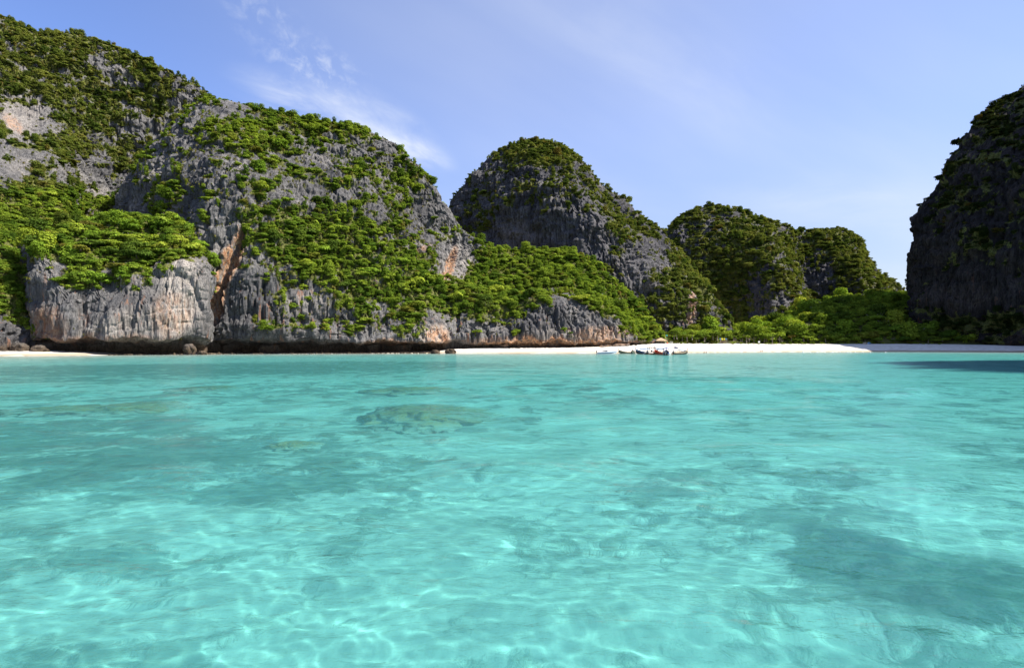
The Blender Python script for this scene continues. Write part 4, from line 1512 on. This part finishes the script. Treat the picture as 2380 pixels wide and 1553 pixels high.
M_GLASS = mat_plain('tinted_windscreen', (0.03, 0.04, 0.05), 0.08, 0, 0.05)


def hull_rings(L, beam, depth, rise, n=17, stern=0.62):
    """sections from the square stern to the upswept bow"""
    out = []
    for i in range(n):
        s = i / (n - 1)
        x = -L * 0.47 + L * s
        w = beam / 2 * (stern + (1 - stern) * math.sin(min(1, s * 1.9) * math.pi / 2)) * (1 - max(0, (s - 0.5) / 0.5) ** 2.3 * 0.975)
        top = depth + rise * max(0, (s - 0.35) / 0.65) ** 2.1 + 0.16 * max(0, (0.25 - s) / 0.25) ** 2
        kl = -0.32 + (rise * 0.72) * max(0, (s - 0.62) / 0.38) ** 2
        out.append([(x, w, top), (x, w * 0.93, kl * 0.2 + top * 0.42), (x, w * 0.62, kl * 0.8 + top * 0.04), (x, 0, kl), (x, -w * 0.62, kl * 0.8 + top * 0.04), (x, -w * 0.93, kl * 0.2 + top * 0.42), (x, -w, top)])
    return out


def longtail(X, D, yaw, hull_m, stripe_m, canopy, canopy_m, label, ribbons, scale=1.0, engine=True, mast=None, panel=False):
    x = (X - CX) / F0 * D
    root = bpy.data.objects.new('longtail_boat', None)
    C.objects.link(root)
    root.location = (x, D, 0.02)
    root.rotation_euler = (0, 0, R(yaw))
    root.scale = (scale * 1.48,) * 3
    tag(root, label, 'boat', 'wooden longtail boats moored off the beach')
    rg = hull_rings(9.2, 1.9, 0.62, 1.15)
    b = MB()
    b.rings(rg, cap=False, closed=False)
    inner = [[(p[0], p[1] * 0.90, p[2] + 0.0) for p in r] for r in rg]
    b.rings([[(a[0], a[1], max(a[2], 0.05)) for a in r[::-1]] for r in inner], cap=False, closed=False)
    for r, q in ((rg, inner),):
        for side in (0, 6):
            V = [p[side] for p in r] + [p[side] for p in q]
            n = len(r)
            b.add(V, [(i, i + 1, n + i + 1, n + i) for i in range(n - 1)])
    b.add(rg[0], [tuple(range(7))])
    hull = b.obj('hull', hull_m, root, True)
    st = MB()
    for side, sg in ((0, 1), (6, -1)):
        ring = []
        for r in rg:
            p = r[side]
            ring.append([(p[0], p[1] + sg * 0.05, p[2] + 0.05), (p[0], p[1] + sg * 0.05, p[2] - 0.12), (p[0], p[1] - sg * 0.02, p[2] - 0.12), (p[0], p[1] - sg * 0.02, p[2] + 0.05)])
        st.rings(ring)
    st.obj('gunwale', stripe_m, hull)
    for k, bx in enumerate((-2.6, -1.1, 0.4, 1.9)):
        w = 0.84 if k < 3 else 0.7
        MB().box((bx, 0, 0.5), (0.28, w * 2 * 0.93, 0.05)).obj('bench', M_PALE, root)
    bp = MB()
    bp.tube([(4.55, 0, 1.35), (4.85, 0, 2.0), (4.98, 0, 2.9), (4.98, 0, 3.35)], [0.10, 0.10, 0.085, 0.075], 6)
    bowp = bp.obj('bow_post', hull_m, root)
    for k, mm in enumerate(ribbons):
        rb = MB()
        rb.tube([(4.80 + 0.05 * k, 0, 1.95 + 0.24 * k), (4.85 + 0.05 * k, 0, 2.17 + 0.24 * k)], 0.15, 8)
        rb.box((4.95, 0.13, 1.62 + 0.16 * k), (0.05, 0.10, 0.75))
        rb.obj('ribbon', mm, bowp)
    if canopy:
        x0, x1, h = canopy
        h += 0.3
        poles = [(px, sy) for px in (x0, (x0 + x1) / 2, x1) for sy in (-0.78, 0.78)]
        for px, sy in poles:
            MB().tube([(px, sy, 0.45), (px, sy * 0.93, h - 0.06)], 0.05, 5).obj('canopy_pole', M_WOODD, root)
        rr = []
        for k in range(8):
            px = x0 - 0.35 + (x1 - x0 + 0.7) * k / 7
            sag = 0.05 * math.sin(k * 2.2)
            arc = [(px, 1.0 * math.sin(a), h + 0.22 * math.cos(a) - 0.12 + sag) for a in np.linspace(-1.45, 1.45, 7)]
            rr.append(arc + [(p[0], p[1], p[2] - 0.13) for p in arc[::-1]])
        MB().rings(rr).obj('canopy', canopy_m, root, True)
    if panel:
        pp = MB().tube([(-2.4, 0.1, 0.4), (-2.4, 0.1, 2.5)], 0.06, 6).obj('awning_post', M_DARK, root)
        MB().box((-2.4, 0.1, 2.62), (2.1, 1.7, 0.09), (R(18), R(-8), 0)).obj('awning', mat_plain('navy_awning', (0.015, 0.022, 0.05), 0.5), root)
    if engine:
        e = MB()
        e.box((-3.95, 0, 0.98), (0.75, 0.5, 0.5))
        e.box((-3.75, 0, 1.32), (0.4, 0.34, 0.22))
        e.tube([(-3.7, 0.2, 1.2), (-3.1, 0.25, 1.55)], 0.06, 6)
        e.box((-3.95, 0, 0.66), (0.5, 0.36, 0.2))
        eng = e.obj('engine', M_METAL, root)
        MB().tube([(-4.3, 0, 0.95), (-5.6, 0.1, 0.55), (-7.0, 0.2, 0.12)], [0.06, 0.05, 0.035], 6).obj('tail_shaft', M_METAL, eng)
        MB().tube([(-3.6, 0, 1.15), (-2.9, -0.1, 1.35), (-2.5, -0.1, 1.33)], 0.03, 5).obj('tiller', M_METAL, eng)
    cargo = MB().ball((0.9, 0.25, 0.55), 0.34, 8, 6, (1.2, 0.8, 0.7)).ball((1.4, -0.2, 0.5), 0.3, 8, 6, (1, 1, 0.8))
    cargo.obj('bundle', ribbons[0] if ribbons else M_DARK, root, True)
    if mast:
        MB().tube([(3.0, 0, 0.6), (3.0, 0, 3.4)], 0.035, 5).obj('mast', M_PALE, root)
        for k, mm in enumerate(mast):
            MB().box((2.72, 0, 3.2 - 0.42 * k), (0.52, 0.03, 0.34)).obj('pennant', mm, root)
    return root


longtail(1457.5, 312, 205, M_GREEN, M_PALE, (-2.0, 1.2, 1.75), M_WCLOTH, 'small green longtail lying side-on behind another nearest the speedboat', [M_ORANGE], 0.8)
longtail(1471, 303, -105, M_GREEN, M_WOOD, None, None, 'small green longtail with its bow towards the viewer, no canopy', [M_BLUE, M_YEL], 0.72, engine=False, mast=[M_DARK])
longtail(1498, 290, 118, M_WOODD, M_LBLUE, (-1.8, 1.6, 1.55), M_LBLUE, 'dark longtail with low blue cover, leftmost of the boats crowded together', [M_WCLOTH, M_ORANGE], 0.95)
longtail(1516, 278, 52, M_WOOD, M_WCLOTH, (-2.2, 1.0, 2.15), M_CDARK, 'brown longtail with high dark canopy and pale bow post in the crowded group', [M_ORANGE, M_BLUE], 0.95)
longtail(1534, 272, 98, M_ORANGE, M_RED, (-2.0, 1.5, 1.75), M_LBLUE, 'orange longtail with blue canopy half hidden behind the nearest longtail', [M_ORANGE, M_WCLOTH], 0.9)
longtail(1548, 251, 74, M_WOODD, M_BLUE, (-2.4, 1.2, 1.95), M_BLUE, 'nearest longtail with bright blue canopy and rim beside the wading person', [M_BLUE, M_ORANGE], 0.95, mast=[M_BLUE, M_ORANGE, M_WCLOTH])
longtail(1580, 280, 36, M_WOODD, M_PALE, (-0.2, 1.9, 1.35), M_LBLUE, 'longtail lying apart at right with a tilted navy awning on a post', [M_RED], 0.85, panel=True)


def speedboat(X, D, yaw):
    x = (X - CX) / F0 * D
    root = bpy.data.objects.new('speedboat', None)
    C.objects.link(root)
    root.location = (x, D, 0.0)
    root.rotation_euler = (0, 0, R(yaw))
    tag(root, 'white speedboat with dark side stripe and twin outboard motors moored off the sand', 'speedboat')

    def sec(s):
        xx = -4.6 + 9.6 * s
        w = 1.35 * (0.94 + 0.06 * math.sin(s * math.pi)) * (1 - max(0, (s - 0.45) / 0.55) ** 2.4 * 0.985)
        top = 0.98 + 0.62 * s ** 1.7
        kl = -0.35 + 1.25 * max(0, (s - 0.6) / 0.4) ** 2.2
        return xx, w, top, kl
    lower, stripe, upper = [], [], []
    for i in range(21):
        xx, w, top, kl = sec(i / 20)
        c1, c2 = kl + (top - kl) * 0.50, kl + (top - kl) * 0.72
        lower.append([(xx, w * 0.93, c1), (xx, w * 0.80, kl + (c1 - kl) * 0.35), (xx, 0, kl), (xx, -w * 0.80, kl + (c1 - kl) * 0.35), (xx, -w * 0.93, c1)])
        stripe.append([(xx, w * 0.93, c1), (xx, w * 0.985, c2)])
        stripe[-1] += [(xx, w * 0.90, c2), (xx, w * 0.86, c1)]
        upper.append([(xx, w * 0.985, c2), (xx, w, top), (xx, w * 0.86, top + 0.05), (xx, -w * 0.86, top + 0.05), (xx, -w, top), (xx, -w * 0.985, c2)])
    b = MB()
    b.rings(lower, cap=True)
    b.obj('hull', M_WHITE, root, False)
    sp = MB()
    sp.rings(stripe)
    sp.rings([[(p[0], -p[1], p[2]) for p in r] for r in stripe])
    sp.obj('side_stripe', M_NAVY, root)
    MB().rings(upper, cap=True).obj('topside', M_PALEB, root)
    ck = MB()
    prof = [(-2.8, 0.0), (-2.4, 0.28), (0.6, 0.42), (2.2, 0.25), (3.6, 0.04)]
    ck.rings([[(px, 1.02 * (1 - max(0, (px + 1) / 6) ** 1.6), 1.28 + 0.1 * max(0, px)), (px, 0.78 * (1 - max(0, (px + 1) / 6) ** 1.6), 1.30 + hh + 0.1 * max(0, px)), (px, -0.78 * (1 - max(0, (px + 1) / 6) ** 1.6), 1.30 + hh + 0.1 * max(0, px)), (px, -1.02 * (1 - max(0, (px + 1) / 6) ** 1.6), 1.28 + 0.1 * max(0, px))] for px, hh in prof])
    ck.obj('coaming', M_WHITE, root)
    ws = MB()
    ws.rings([[(0.5, y, 1.70), (-0.1, y * 0.9, 2.12), (-0.15, y * 0.9, 2.10), (0.44, y, 1.68)] for y in (-0.95, -0.4, 0.4, 0.95)])
    for sg in (-1, 1):
        ws.rings([[(px, sg * 0.95, 1.58), (px - 0.15, sg * 0.86, z2), (px - 0.15, sg * 0.83, z2), (px, sg * 0.92, 1.58)] for px, z2 in ((0.45, 2.05), (-0.8, 1.92), (-2.0, 1.72))])
    ws.obj('windscreen', M_GLASS, root)
    ar = MB()
    for bx in (-1.6, 0.3):
        ar.tube([(bx, -1.0, 1.45), (bx - 0.55, -0.95, 2.35), (bx - 0.6, 0, 2.48), (bx - 0.55, 0.95, 2.35), (bx, 1.0, 1.45)], 0.05, 6)
    ar.obj('roll_bar', M_METAL, root)
    MB().box((-1.2, 0, 2.52), (2.3, 1.7, 0.06), (0, R(-4), 0)).obj('sunshade', M_CDARK, root)
    for sy in (-0.45, 0.45):
        m = MB()
        m.box((-4.95, sy, 1.42), (0.55, 0.42, 0.62))
        m.rings([[(-5.22 + dx, sy + dy, z) for dx, dy in ((0, -.18), (0, .18), (.52, .2), (.52, -.2))] for z in (1.73, 1.86)])
        e = m.obj('outboard_motor', M_DARK, root)
        MB().box((-4.95, sy, 0.55), (0.26, 0.14, 1.2)).obj('motor_leg', M_METAL, e)
    rl = MB()
    rl.tube([(1.8, -1.0, 1.92), (3.6, -0.55, 2.12), (4.7, 0, 2.2), (3.6, 0.55, 2.12), (1.8, 1.0, 1.92)], 0.03, 5)
    for px, py in ((2.6, .82), (2.6, -.82), (3.7, .52), (3.7, -.52)):
        rl.tube([(px, py, 1.45), (px, py, 2.02)], 0.022, 5)
    rl.obj('bow_rail', M_METAL, root)
    MB().tube([(2.9, 0, 1.6), (2.9, 0, 3.1)], 0.03, 5).obj('flag_staff', M_ORANGE, root)


speedboat(1410, 280, -7)


# ---------------------------------------------------------------- things on the beach
def hut():
    x, y, z = ground(1536, 371)
    root = bpy.data.objects.new('thatched_hut', None)
    C.objects.link(root)
    root.location = (x, y, z)
    tag(root, 'small thatched beach hut with dark open sides at the top of the sand', 'hut')
    for px in (-2.3, 0, 2.3):
        for py in (-1.5, 1.5):
            MB().tube([(px, py, -0.8), (px, py, 2.2)], 0.11, 6).obj('post', M_BARK, root)
    roof = MB()
    for k in range(6):                                       # overlapping courses of thatch
        f0, f1 = k / 6, (k + 1) / 6 + 0.05
        z0, z1 = 1.75 + 2.0 * f0 ** 0.9, 1.75 + 2.0 * min(1, f1) ** 0.9
        w0, w1 = 3.25 * (1 - f0) + 0.45, 3.25 * (1 - f1) + 0.45
        d0, d1 = 2.4 * (1 - f0) + 0.05, max(0.03, 2.4 * (1 - f1) + 0.05)
        roof.rings([[(-w0, -d0, z0 - 0.1), (w0, -d0, z0 - 0.1), (w0, d0, z0 - 0.1), (-w0, d0, z0 - 0.1)], [(-w0, -d0, z0), (w0, -d0, z0), (w0, d0, z0), (-w0, d0, z0)], [(-w1, -d1, z1), (w1, -d1, z1), (w1, d1, z1), (-w1, d1, z1)]])
    roof.obj('roof', mat_plain('thatch', (0.36, 0.25, 0.15), 0.95, 0, 0.35, 5), root)
    MB().box((0, 1.45, 0.75), (4.4, 0.06, 1.7)).obj('back_wall', M_WOODD, root)
    for px in (-1.15, 1.15):
        MB().box((px, -1.45, 0.35), (2.1, 0.08, 1.0)).obj('front_panel', M_WOODD, root)
    MB().box((0, -1.5, 0.9), (4.6, 0.5, 0.07)).obj('counter', M_BARK, root)


hut()

# flagpole
fx, fy, fz = ground(1547.5, 370)
fp = bpy.data.objects.new('flagpole', None)
C.objects.link(fp)
fp.location = (fx, fy, fz)
tag(fp, 'thin pale flagpole with a small green flag beside the thatched hut', 'flagpole')
MB().tube([(0, 0, -0.6), (0, 0, 6.0)], [0.07, 0.05], 6).obj('pole', M_WCLOTH, fp)
fl = MB()
fl.rings([[(0.05 + 0.18 * k, 0.06 * math.sin(k * 1.3), 5.95 - 0.02 * k), (0.05 + 0.18 * k, 0.06 * math.sin(k * 1.3) + 0.01, 5.25 - 0.05 * k)] for k in range(7)], cap=False, closed=False)
fl.obj('flag', mat_plain('green_cloth', (0.02, 0.30, 0.20), 0.7, 0, 0.15), fp)
bx, by, bz = ground(1549.5, 376)
rb = MB().ball((0, 0, 0.45), 0.5, 12, 8).obj('float_ball', M_RED, None, True)
rb.location = (fx + 0.75, fy - 0.6, fz + 0.05)
tag(rb, 'round red float hanging low by the flagpole', 'float')

# white wooden frame
wf = bpy.data.objects.new('goal_frame', None)
C.objects.link(wf)
q = ground(1560, 372)
wf.location = q
tag(wf, 'small empty frame of pale wood on the sand right of the flagpole', 'wooden frame')
for px in (-0.8, 0.8):
    MB().box((px, 0, 0.7), (0.12, 0.12, 1.9)).obj('post', M_WCLOTH, wf)
for pz in (0.55, 1.55):
    MB().box((0, -0.02, pz), (1.72, 0.09, 0.12)).obj('rail', M_WCLOTH, wf)
wf2 = bpy.data.objects.new('wooden_crate', None)
C.objects.link(wf2)
wf2.location = ground(1623, 389)
tag(wf2, 'pale open crate on the sand under the low palms', 'crate')
for px in (-0.75, 0.75):
    MB().box((px, 0, 0.35), (0.14, 0.9, 0.8)).obj('side', M_PALE, wf2)
MB().box((0, 0.4, 0.3), (1.36, 0.08, 0.6)).obj('back', M_PALE, wf2)
MB().box((0, 0, 0.05), (1.36, 0.7, 0.08)).obj('base', M_PALE, wf2)

# frame with flags
ff = bpy.data.objects.new('flag_frame', None)
C.objects.link(ff)
ff.location = ground(1681, 397)
tag(ff, 'two posts with planks between and blue and yellow flags on top', 'sign frame')
for px in (-1.95, 1.95):
    MB().box((px, 0, 1.5), (0.32, 0.32, 3.6)).obj('post', M_BARK, ff)
for pz in (1.25, 2.15):
    MB().box((0, -0.03, pz), (3.56, 0.14, 0.5)).obj('plank', mat_plain('sign_plank', (0.13, 0.08, 0.05), 0.8, 0, 0.25), ff)
for px, mm in ((-1.95, M_LBLUE), (-0.75, M_YEL), (0.75, M_YEL), (1.95, M_LBLUE)):
    f = MB()
    f.rings([[(px - 0.5 + 0.17 * k, 0.07 * math.sin(k * 1.4 + px), 4.15 - 0.04 * k), (px - 0.5 + 0.17 * k, 0.07 * math.sin(k * 1.4 + px), 3.2 - 0.05 * k)] for k in range(7)], cap=False, closed=False)
    f.obj('flag', mm, ff)
MB().tube([(-2.4, 0.1, 3.95), (2.4, 0.1, 3.95)], 0.035, 5).obj('flag_rail', M_BARK, ff)

# small white notice board among the screw pines
nb_ = bpy.data.objects.new('notice_board', None)
C.objects.link(nb_)
nb_.location = ground(1764, 408)
tag(nb_, 'small white notice board on a post under the screw pines', 'notice board')
MB().box((0, 0, 0.8), (0.12, 0.12, 1.8)).obj('post', M_BARK, nb_)
MB().box((0, -0.09, 1.75), (1.3, 0.05, 1.1)).obj('board', M_WCLOTH, nb_)

# shade tents
for X, Y, mm, w, lab in ((2010.5, 796.8, mat_plain('beige_tent_cloth', (0.40, 0.32, 0.20), 0.8), 1.8, 'beige dome tent on the shaded sand at the edge of the wood'), (2019.5, 797.3, M_LBLUE, 1.5, 'blue dome tent beside the beige one on the shaded sand')):
    x, y, z = on_beach(X, Y)
    root = bpy.data.objects.new('tent', None)
    C.objects.link(root)
    root.location = (x, y, z)
    tag(root, lab, 'tent', 'dome tents on the shaded sand')
    rr = []
    for k in range(7):
        a = k / 6 * math.pi / 2
        rr.append([(w * math.cos(a) * math.cos(t), w * 0.8 * math.cos(a) * math.sin(t), 1.35 * math.sin(a) + 0.02) for t in np.linspace(0, 2 * math.pi, 12, endpoint=False)])
    MB().rings(rr[:-1] + [[(p[0] * 0.05, p[1] * 0.05, 1.36) for p in rr[0]]]).obj('canopy', mm, root, True)
    MB().box((0, -w * 0.78, 0.4), (0.8, 0.06, 0.75)).obj('entrance', M_DARK, root)

# line of floats guarding the swimming area
for k in range(11):
    X = 1882 + k * 17.6
    if k == 9:
        continue
    D = 352
    o = MB().ball((0, 0, 0.1), 0.34, 10, 7, (1.25, 1, 0.85)).obj('float', M_WCLOTH, None, True)
    o.location = ((X - CX) / F0 * D, D, 0.0)
    tag(o, 'white float in the line off the shaded end of the beach', 'float', 'floats in the line off the beach')
mk = bpy.data.objects.new('marker_buoy', None)
C.objects.link(mk)
mk.location = ((1866 - CX) / F0 * 352, 352, 0)
tag(mk, 'tall white marker buoy at the left end of the float line', 'buoy')
MB().ball((0, 0, 0.1), 0.42, 10, 7).obj('float', M_WCLOTH, mk, True)
MB().tube([(0, 0, 0.3), (-0.12, 0, 1.0), (-0.35, 0, 1.5)], [0.2, 0.16, 0.12], 7).obj('neck', M_WCLOTH, mk, True)


# ---------------------------------------------------------------- people
M_SKIN = mat_plain('skin', (0.34, 0.19, 0.125), 0.6, 0, 0.08)
M_HAIR = mat_plain('hair', (0.025, 0.018, 0.013), 0.7, 0, 0.1)
M_TRUNK = mat_plain('dark_swimwear', (0.02, 0.022, 0.03), 0.8, 0, 0.1)
M_PINK = mat_plain('pink_towel', (0.62, 0.28, 0.24), 0.9, 0, 0.1)
M_TOWEL = mat_plain('blue_towel', (0.10, 0.22, 0.50), 0.9, 0, 0.1)

POSES = {
    'stand': dict(pelvis=(0, 0, .93), chest=(0, .02, 1.32), neck=(0, .02, 1.5), head=(0, 0, 1.66), kl=(-.11, -.02, .5), fl=(-.12, .02, .06), tl=(-.13, -.14, .03), kr=(.11, -.04, .5), fr=(.13, 0, .06), tr=(.14, -.16, .03), el=(-.27, .03, 1.14), hl=(-.30, -.04, .88), er=(.27, .04, 1.14), hr=(.27, -.08, .9)),
    'wade': dict(pelvis=(0, 0, .93), chest=(0, -.03, 1.32), neck=(0, -.03, 1.5), head=(0, -.05, 1.66), kl=(-.12, -.12, .5), fl=(-.13, -.02, .06), tl=(-.13, -.18, .03), kr=(.12, .1, .5), fr=(.13, .22, .08), tr=(.14, .08, .03), el=(-.36, -.08, 1.2), hl=(-.52, -.16, 1.0), er=(.36, .02, 1.18), hr=(.52, -.1, 1.02)),
    'sit': dict(pelvis=(0, 0, .12), chest=(0, .1, .5), neck=(0, .1, .68), head=(0, .06, .84), kl=(-.13, -.36, .46), fl=(-.13, -.58, .06), tl=(-.13, -.74, .03), kr=(.13, -.36, .46), fr=(.13, -.58, .06), tr=(.13, -.74, .03), el=(-.3, .12, .34), hl=(-.22, -.22, .38), er=(.3, .12, .34), hr=(.22, -.22, .38)),
    'lie': dict(pelvis=(0, 0, .12), chest=(.4, 0, .13), neck=(.58, 0, .14), head=(.74, 0, .16), kl=(-.42, -.1, .12), fl=(-.85, -.12, .08), tl=(-.9, -.13, .2), kr=(-.42, .1, .12), fr=(-.85, .12, .08), tr=(-.9, .13, .2), el=(.22, -.3, .08), hl=(0, -.34, .06), er=(.22, .3, .08), hr=(0, .34, .06)),
}


def person_mesh(pose):
    q = POSES[pose]
    v = Vector
    P_ = {k: v(x) for k, x in q.items()}
    up = (P_['neck'] - P_['chest']).normalized()
    side = v((1, 0, 0)) if pose != 'lie' else v((0, 1, 0))
    P_['sl'], P_['sr'] = P_['chest'] + up * 0.12 - side * .19, P_['chest'] + up * 0.12 + side * .19
    P_['pl'], P_['pr'] = P_['pelvis'] - side * .1 - up * .03, P_['pelvis'] + side * .1 - up * .03
    P_['waist'] = (P_['pelvis'] * 0.55 + P_['chest'] * 0.45)
    P_['crown'] = P_['head'] + (P_['head'] - P_['neck']).normalized() * 0.09
    order = ['pelvis', 'waist', 'chest', 'neck', 'head', 'crown', 'sl', 'el', 'hl', 'sr', 'er', 'hr', 'pl', 'kl', 'fl', 'tl', 'pr', 'kr', 'fr', 'tr']
    rad = dict(pelvis=.14, waist=.125, chest=.15, neck=.058, head=.098, crown=.075, sl=.062, el=.045, hl=.038, sr=.062, er=.045, hr=.038, pl=.095, kl=.062, fl=.045, tl=.035, pr=.095, kr=.062, fr=.045, tr=.035)
    edges = [('pelvis', 'waist'), ('waist', 'chest'), ('chest', 'neck'), ('neck', 'head'), ('head', 'crown'), ('chest', 'sl'), ('sl', 'el'), ('el', 'hl'), ('chest', 'sr'), ('sr', 'er'), ('er', 'hr'), ('pelvis', 'pl'), ('pl', 'kl'), ('kl', 'fl'), ('fl', 'tl'), ('pelvis', 'pr'), ('pr', 'kr'), ('kr', 'fr'), ('fr', 'tr')]
    me = bpy.data.meshes.new('body_' + pose)
    me.from_pydata([P_[k] for k in order], [(order.index(a), order.index(b)) for a, b in edges], [])
    o = bpy.data.objects.new('body', me)
    C.objects.link(o)
    md = o.modifiers.new('skin', 'SKIN')
    for i, k in enumerate(order):
        me.skin_vertices[0].data[i].radius = (rad[k], rad[k])
        me.skin_vertices[0].data[i].use_root = (k == 'pelvis')
    o.modifiers.new('smooth', 'SUBSURF').levels = 1
    dg = bpy.context.evaluated_depsgraph_get()
    body = bpy.data.meshes.new_from_object(o.evaluated_get(dg))
    body.name = 'body_' + pose
    bpy.data.objects.remove(o)
    body.materials.clear()
    body.materials.append(M_SKIN)
    body.shade_smooth()
    h = P_['head'] + (P_['head'] - P_['neck']).normalized() * 0.045
    back = v((0, .025, 0)) if pose != 'lie' else v((.03, 0, 0))
    hair = MB().ball(tuple(h + back), .108, 10, 7, (1, 1.08, .95)).mesh('hair_' + pose, True)
    hair.materials.append(M_HAIR)
    a, b = P_['pelvis'] - up * .05, P_['waist']
    if pose in ('stand', 'wade'):
        sh = MB().tube([a + up * .13, a - up * .02], [.165, .18], 10)
        for s in 'lr':
            sh.tube([P_['p' + s] + v((0, 0, .03)), P_['p' + s] * 0.6 + P_['k' + s] * 0.4], [.115, .105], 8)
    else:
        sh = MB().ball(tuple(P_['pelvis']), .185, 10, 7, (1.05, 1, .85))
    sh = sh.mesh('shorts_' + pose, True)
    return body, hair, sh


BODY = {k: person_mesh(k) for k in POSES}


def person(pose, loc, rz, label, suit=M_TRUNK, scale=1.0):
    root = bpy.data.objects.new('person', None)
    C.objects.link(root)
    root.location = loc
    root.rotation_euler = (0, 0, R(rz))
    root.scale = (scale,) * 3
    tag(root, label, 'person')
    bm_, hm_, sm_ = BODY[pose]
    obj('body', bm_, None, root)
    obj('hair', hm_, None, root)
    s = obj('shorts', sm_, None, root)
    if not sm_.materials:
        sm_.materials.append(suit)
    return root


def at(X, D, z):
    return ((X - CX) / F0 * D, D, z)


person('wade', at(1562.6, 252, -0.92), 20, 'person wading waist deep beside the nearest longtail boat')
for X, dz, rz, lab in ((1768.2, 0, 200, 'person in dark swimwear standing at the waterline, left one of the pair'), (1771.8, 0.02, 160, 'person in dark swimwear standing at the waterline, right one of the pair')):
    Dw = float(shore(np.array(X))[0])
    person('stand', at(X, Dw - 0.5, -0.05), rz, lab)
for X, lab in ((1636.6, 'person wading in the shallows below the palms, left one of two'), (1641.6, 'person wading in the shallows below the palms, right one of two')):
    Dw = float(shore(np.array(X))[0])
    person('stand', at(X, Dw - 6, -0.75), 190, lab)
for X, lab in ((1728.6, 'person swimming with only head above water, left one of two'), (1733.9, 'person swimming with only head above water, right one of two')):
    Dw = float(shore(np.array(X))[0])
    person('stand', at(X, Dw - 10, -1.35), 150, lab)
person('sit', on_beach(1856.5, 803.2), 10, 'person sitting upright on the shaded sand at the edge of the shadow')
person('sit', on_beach(1867.3, 804.4), -20, 'person sitting low, left one of the close pair on shaded sand')
person('sit', on_beach(1871.5, 804.4), 30, 'person sitting low, right one of the close pair on shaded sand')
person('sit', on_beach(1804.7, 803.8), 0, 'person sitting alone on the sunny sand near the edge of the shade')
person('sit', on_beach(2015, 797.2), 0, 'person sitting between the two dome tents')
for X, Y, mm, lab in ((1722.5, 804.3, M_TOWEL, 'blue beach towel under the sunbather right of the flag frame'), (1626, 805.4, M_PINK, 'pink beach towel spread on the sand below the crate'), (1635, 805.6, M_PINK, 'pink beach towel right of the first one below the low palms')):
    x, y, z = on_beach(X, Y)
    tw = MB().rings([[(-1.1 + 0.22 * k, -0.55, 0.10 + 0.02 * math.sin(k * 1.7)), (-1.1 + 0.22 * k, 0.55, 0.14 + 0.02 * math.cos(k * 1.3)), (-1.1 + 0.22 * k, 0.55, 0.10), (-1.1 + 0.22 * k, -0.55, 0.06)] for k in range(11)]).obj('beach_towel', mm)
    tw.location = (x, y, z + 0.05)
    tag(tw, lab, 'towel')
    person('lie', (x, y, z + 0.14), 4, 'person lying on ' + ('the blue towel right of the flag frame' if mm is M_TOWEL else 'the pink towel below the crate' if X < 1630 else 'the right pink towel below the low palms'))
x, y, z = on_beach(1924.5, 799.3)
bg_ = MB().ball((0, 0, 0.35), 0.45, 10, 8, (1.2, 0.8, 0.9)).tube([(-.3, 0, .6), (0, 0, .95), (.3, 0, .6)], .05, 6).obj('beach_bag', M_DARK, None, True)
bg_.location = (x, y, z + 0.08)
tag(bg_, 'dark bag left on the shaded sand between sitters and tents', 'bag')

# driftwood at the top of the sand
for k, (X, Y, L, a, lab) in enumerate([
    (1585, 800.2, 3.2, 8, 'grey driftwood log under the low palm right of the wooden frame'),
    (1646, 801.0, 2.2, -14, 'short driftwood branch left of the flag frame'),
    (1700, 801.2, 3.6, 5, 'long driftwood log just right of the flag frame'),
    (1752, 801.0, 2.6, 20, 'forked driftwood below the white notice board'),
    (1795, 800.8, 3.0, -6, 'driftwood log below the screw pines at the edge of the shade')]):
    x, y, z = on_beach(X, Y)
    d = MB().tube([(-L / 2, 0, 0.12), (-L * 0.1, 0.12, 0.22), (L * 0.25, -0.06, 0.2), (L / 2, 0.05, 0.14)], [0.16, 0.19, 0.15, 0.07], 7)
    d.tube([(L * 0.05, 0.05, 0.2), (L * 0.22, 0.35, 0.45), (L * 0.3, 0.5, 0.75)], [0.1, 0.07, 0.03], 5)
    o = d.obj('driftwood', M_BARK, None, True)
    o.location = (x, y, z + 0.05)
    o.rotation_euler = (0, 0, R(a))
    tag(o, lab, 'driftwood', 'driftwood on the beach')
